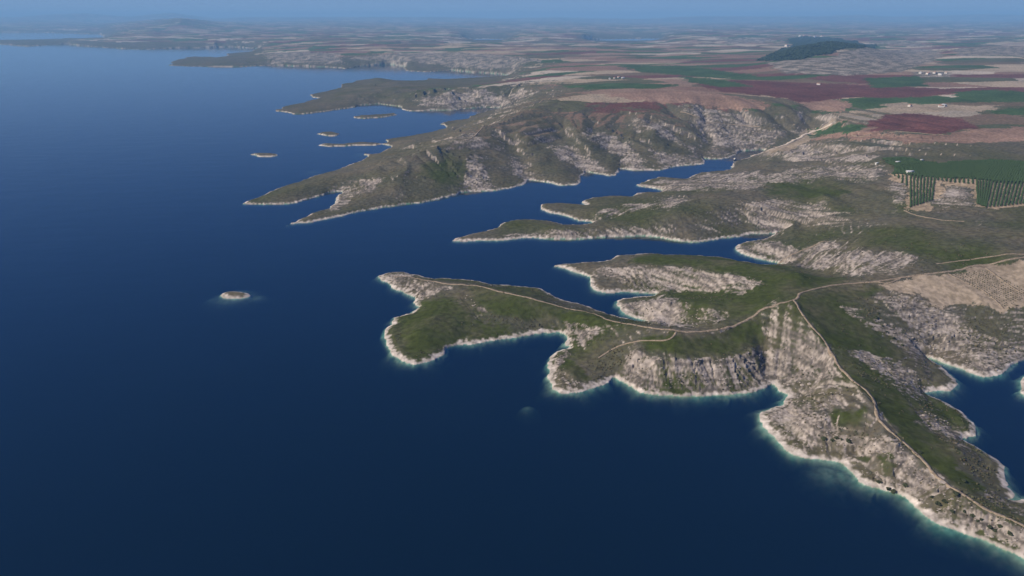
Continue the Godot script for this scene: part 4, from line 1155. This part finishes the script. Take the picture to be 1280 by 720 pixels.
func house(called: String, at: Vector3, w: float, d: float, h: float, wall: Material, roof: Material, turn: float) -> Node3D:
	var o := thing(called, at, turn)
	var box := BoxMesh.new()
	box.size = Vector3(w, h + 1.5, d)
	part("wall", box, wall, o, Vector3(0, h * 0.5 - 0.75, 0))
	part("roof", roof_mesh(w, d, d * 0.22), roof, o, Vector3(0, h + 0.02, 0))
	var dark := plain("dark_opening", Color(0.05, 0.05, 0.055), 0.4)
	var door := BoxMesh.new()
	door.size = Vector3(1.1, 2.1, 0.12)
	part("door", door, dark, o, Vector3(w * 0.1, 1.05, d * 0.5 + 0.03))
	for s in [-0.32, 0.36]:
		var pane := BoxMesh.new()
		pane.size = Vector3(1.2, 1.0, 0.1)
		part("window", pane, dark, o, Vector3(w * s, h * 0.55, d * 0.5 + 0.03))
	return o

# place of point k, counted from the left as the viewpoint sees it, among points first to last
func rank_among(flat: Array, k: int, first: int, last: int) -> int:
	var n := 1
	for q in range(first, mini(last, flat.size() / 2 - 1) + 1):
		if q != k and float(flat[2 * q]) / -flat[2 * q + 1] < float(flat[2 * k]) / -flat[2 * k + 1]:
			n += 1
	return n

func build_houses() -> void:
	rng.seed = 47
	var white := plain("white_wall", Color(0.52, 0.50, 0.46))
	var grey := plain("tin_roof", Color(0.42, 0.43, 0.44), 0.5)
	var tile := plain("tile_roof", Color(0.34, 0.17, 0.11))
	var b: Array = TRACES["build"][0]
	var labels := ["pale tin-roofed shed in the middle of the dark orchard's near edge", "small white hut inside the dark orchard behind the shed", "small white hut on the bare ground left of the dark orchard", "small pale hut on the far edge of the dark orchard"]
	for k in 4:
		var p := ground_point(b[2 * k], b[2 * k + 1])
		var big: float = [1.7, 1.2, 0.9, 0.9][k]
		tag(house("orchard_shed" if k == 0 else "field_hut", p, 9.0 * big, 5.0 * big, 3.2 * big, white, grey, 0.15 * k), labels[k], "shed" if k == 0 else "hut")
	# pumping stage at the head of the inlet
	var at := Vector3(b[8], 0.0, b[9])
	var pump := thing("pumping_stage", at, 0.4)
	var steel := plain("dark_steel", Color(0.06, 0.065, 0.07), 0.6)
	var deck := BoxMesh.new()
	deck.size = Vector3(11, 0.6, 7)
	part("deck", deck, steel, pump, Vector3(0, 1.9, 0))
	var hut := BoxMesh.new()
	hut.size = Vector3(5, 3.2, 4)
	part("hut", hut, white, pump, Vector3(-1.5, 3.82, 0))
	part("roof", roof_mesh(5, 4, 0.8), grey, pump, Vector3(-1.5, 5.45, 0))
	for sx in [-1, 1]:
		for sz in [-1, 1]:
			var leg := CylinderMesh.new()
			leg.top_radius = 0.35
			leg.bottom_radius = 0.35
			leg.height = 7.0
			part("leg", leg, steel, pump, Vector3(sx * 4.8, -1.9, sz * 2.8))
	var walk := BoxMesh.new()
	walk.size = Vector3(22, 0.4, 1.6)
	part("walkway", walk, steel, pump, Vector3(16.4, 1.95, 0))
	tag(pump, "small dark pumping stage with a hut standing in the water at the inlet's head", "pumping stage")
	for k in range(5, 9):
		var p := ground_point(b[2 * k], b[2 * k + 1])
		tag(house("farmhouse", p, 16, 10, 5, white, tile if k % 2 else grey, rng.randf() * 2.0), ["second of the four white farmhouses behind the grey ridge, from the left", "leftmost of the four white farmhouses behind the grey ridge", "third of the four white farmhouses behind the grey ridge, from the left", "rightmost of the four white farmhouses behind the grey ridge"][k - 5], "farmhouse", "farmhouses behind the grey ridge")
	var lone := ground_point(b[18], b[19])
	tag(house("farmhouse", lone, 14, 9, 5, white, tile, 0.7), "lone farmhouse between the tan and green fields of the plateau", "farmhouse")
	var f: Array = TRACES["far_houses"][0]
	for k in f.size() / 2:
		var p := ground_point(f[2 * k], f[2 * k + 1])
		var size := clampf(-p.z / 3200.0, 1.0, 2.6)
		var o := house("village_house", p, 15 * size, 11 * size, 6 * size, white, tile if k % 3 else grey, rng.randf() * 3.0)
		if k < 6:
			tag(o, "%s white house from the left on the dark wooded hill of the plain" % ORDINALS[rank_among(f, k, 0, 5)], "house", "houses on the wooded hill")
		else:
			tag(o, "%s white house from the left among the plateau fields below the wooded hill" % ORDINALS[rank_among(f, k, 6, 99)], "house", "houses among the far fields")

func build_scrub() -> void:
	# single shrubs that show near the shore
	rng.seed = 53
	var leaf := plain("shrub_leaves", Color(0.034, 0.040, 0.020))
	var bushes: Array[ArrayMesh] = []
	for k in 3:
		bushes.append(lump(80 + k, 0.5, 6, 9, 0.25))
	var s: Array = TRACES["shrubs"][0]
	for k in s.size() / 2:
		var p := ground_point(s[2 * k], s[2 * k + 1])
		if p.y < 0.3:
			continue
		var o := MeshInstance3D.new()
		o.name = numbered("shrub")
		o.mesh = bushes[k % 3]
		o.material_override = leaf
		var r := rng.randf_range(1.2, 2.4)
		o.transform = Transform3D(Basis(Vector3.UP, rng.randf() * TAU).scaled(Vector3(r, r * 0.75, r)), p + Vector3(0, r * 0.4, 0))
		add_child(o)
		if k < 19:
			tag(o, "%s dark shrub from the left on the pale slope of the nearest peninsula" % ORDINALS[rank_among(s, k, 0, 18)], "shrub", "shrubs on the nearest peninsula")
		elif k < 25:
			tag(o, "%s dark shrub from the left in the ravine below the tan field" % ORDINALS[rank_among(s, k, 19, 24)], "shrub", "shrubs in the ravine")
		else:
			tag(o, "%s dark shrub from the left on the ledge around the small green bowl" % ORDINALS[rank_among(s, k, 25, 99)], "shrub", "shrubs on the ledge")
	# ground cover: low bushes and loose stones, too many to count
	var clump := noise(1.0 / 45.0, 3, FastNoiseLite.FRACTAL_FBM, 54)
	var green: Array[Transform3D] = []
	var tints := PackedColorArray()
	var stones: Array[Transform3D] = []
	for t in 220000:
		var j := rng.randf_range(40.0, NV * 0.62)
		var i := rng.randf_range(NU * 0.30, NU - 2.0)
		var k := int(j) * NU + int(i)
		if height[k] < 2.2:
			continue
		var kind: String = cover_kind[cover[k]]
		if FIELD.has(kind):
			continue
		var p := plan(i, j)
		var c := clump.get_noise_2d(p.x, p.y)
		var want: float = {"rock": 0.13, "scrub": 0.4, "grass": 0.03, "": 0.2}[kind]
		var u := rng.randf()
		if u < want * clampf(0.5 + c * 2.2, 0.0, 1.4):
			var r := rng.randf_range(0.4, 1.0) * (1.0 + maxf(c, 0.0))
			green.append(Transform3D(Basis(Vector3.UP, rng.randf() * TAU).scaled(Vector3(r, r * 0.7, r)), ground_point(p.x, p.y) + Vector3(0, r * 0.3, 0)))
			var g := rng.randf_range(0.7, 1.4)
			tints.append(Color(g * rng.randf_range(0.95, 1.3), g, g))
		elif kind == "rock" and u > 0.87:
			var r2 := rng.randf_range(0.4, 1.1) * (1.0 if rng.randf() > 0.06 else 2.0)
			stones.append(Transform3D(Basis(Vector3(rng.randf_range(-0.3, 0.3), 1, rng.randf_range(-0.3, 0.3)).normalized(), rng.randf() * TAU).scaled(Vector3(r2 * 1.3, r2 * 0.7, r2)), ground_point(p.x, p.y) + Vector3(0, r2 * 0.15, 0)))
	print("bushes ", green.size(), " stones ", stones.size())
	var cover_leaf := plain("bush_leaves", Color(0.060, 0.062, 0.034))
	cover_leaf.vertex_color_use_as_albedo = true
	pour("low_bushes", lump(85, 0.45, 4, 6, 0.3), cover_leaf, green, tints)
	pour("loose_rocks", lump(90, 0.6, 3, 6, 0.2), plain("loose_limestone", Color(0.30, 0.26, 0.22)), stones)

func _ready() -> void:
	var cam := Camera3D.new()
	cam.position = Vector3(0, EYE, 0)
	cam.rotation_degrees = Vector3(-21.616, 0, 0)
	cam.fov = 45.763
	cam.near = 1.0
	cam.far = 120000.0
	add_child(cam)
	var env := Environment.new()
	env.background_mode = Environment.BG_SKY
	var sky := ProceduralSkyMaterial.new()
	sky.sky_top_color = Color(0.035, 0.24, 0.53)
	sky.sky_horizon_color = Color(0.45, 0.55, 0.67)
	sky.sky_curve = 0.075
	sky.ground_bottom_color = Color(0.3, 0.33, 0.4)
	sky.ground_horizon_color = Color(0.45, 0.55, 0.67)
	sky.sun_angle_max = 55.0
	sky.sun_curve = 0.12
	env.sky = Sky.new()
	env.sky.sky_material = sky
	env.tonemap_mode = Environment.TONE_MAPPER_LINEAR
	env.tonemap_exposure = 1.46
	env.sdfgi_enabled = true
	env.ssao_enabled = true
	env.ssil_enabled = true
	env.fog_enabled = true
	env.fog_density = 0.000052
	env.fog_light_color = Color(0.60, 0.82, 1.0)
	env.volumetric_fog_enabled = true
	env.volumetric_fog_density = 0.0
	var world := WorldEnvironment.new()
	world.environment = env
	add_child(world)
	var sun := DirectionalLight3D.new()
	sun.light_energy = 1.4
	sun.light_color = Color(1.0, 0.95, 0.88)
	sun.light_angular_distance = 0.5
	sun.shadow_enabled = true
	sun.look_at_from_position(Vector3(-1.0, 0.78, 0.28), Vector3.ZERO)
	add_child(sun)

	survey_shore()
	stage("shore surveyed, %d samples" % shore.size())
	survey_heights()
	stage("heights surveyed")
	survey_cover()
	shape_ground()
	stage("ground shaped")
	colour_ground()
	stage("ground coloured")

	var ground := StandardMaterial3D.new()
	ground.resource_name = "ground"
	ground.vertex_color_use_as_albedo = true
	ground.albedo_texture = grain_texture(31, 0.02, Color(0.76, 0.76, 0.74), Color(1.0, 1.0, 1.0))
	ground.uv1_triplanar = true
	ground.uv1_world_triplanar = true
	ground.uv1_scale = Vector3.ONE / 260.0
	ground.roughness = 1.0
	ground.metallic_specular = 0.1
	build_ground(ground)
	stage("ground built")

	# the lake: a rippled surface over a body of blue water
	var water := StandardMaterial3D.new()
	water.resource_name = "water"
	water.transparency = BaseMaterial3D.TRANSPARENCY_ALPHA
	water.albedo_color = Color(0.0, 0.03, 0.06, 0.01)
	water.roughness = 0.08
	water.metallic_specular = 0.5
	var ripple := NoiseTexture2D.new()
	ripple.width = 1024
	ripple.height = 1024
	ripple.seamless = true
	ripple.as_normal_map = true
	ripple.bump_strength = 6.0
	ripple.noise = noise(0.012, 5, FastNoiseLite.FRACTAL_FBM, 77)
	water.normal_enabled = true
	water.normal_texture = ripple
	water.normal_scale = 0.06
	water.uv1_triplanar = true
	water.uv1_world_triplanar = true
	water.uv1_scale = Vector3(1.0 / 2200.0, 1.0 / 1000.0, 1.0 / 700.0)
	var lake := MeshInstance3D.new()
	lake.name = "lake_surface"
	var sheet := PlaneMesh.new()
	sheet.size = Vector2(100000, 49900)
	sheet.material = water
	lake.mesh = sheet
	lake.position = Vector3(0, 0, -20950)
	lake.set_meta("kind", "structure")
	add_child(lake)
	var body := FogVolume.new()
	body.name = "lake_water"
	body.shape = RenderingServer.FOG_VOLUME_SHAPE_BOX
	body.size = Vector3(100000, 40, 49900)
	body.position = Vector3(0, -20.05, -20950)
	var fm := FogMaterial.new()
	fm.albedo = Color(0.0, 0.029, 0.076).linear_to_srgb()
	fm.density = 0.14
	body.material = fm
	body.set_meta("kind", "structure")
	add_child(body)
	stage("lake filled")

	build_roads()
	build_orchards()
	build_wood()
	build_houses()
	build_scrub()
	stage("all built")
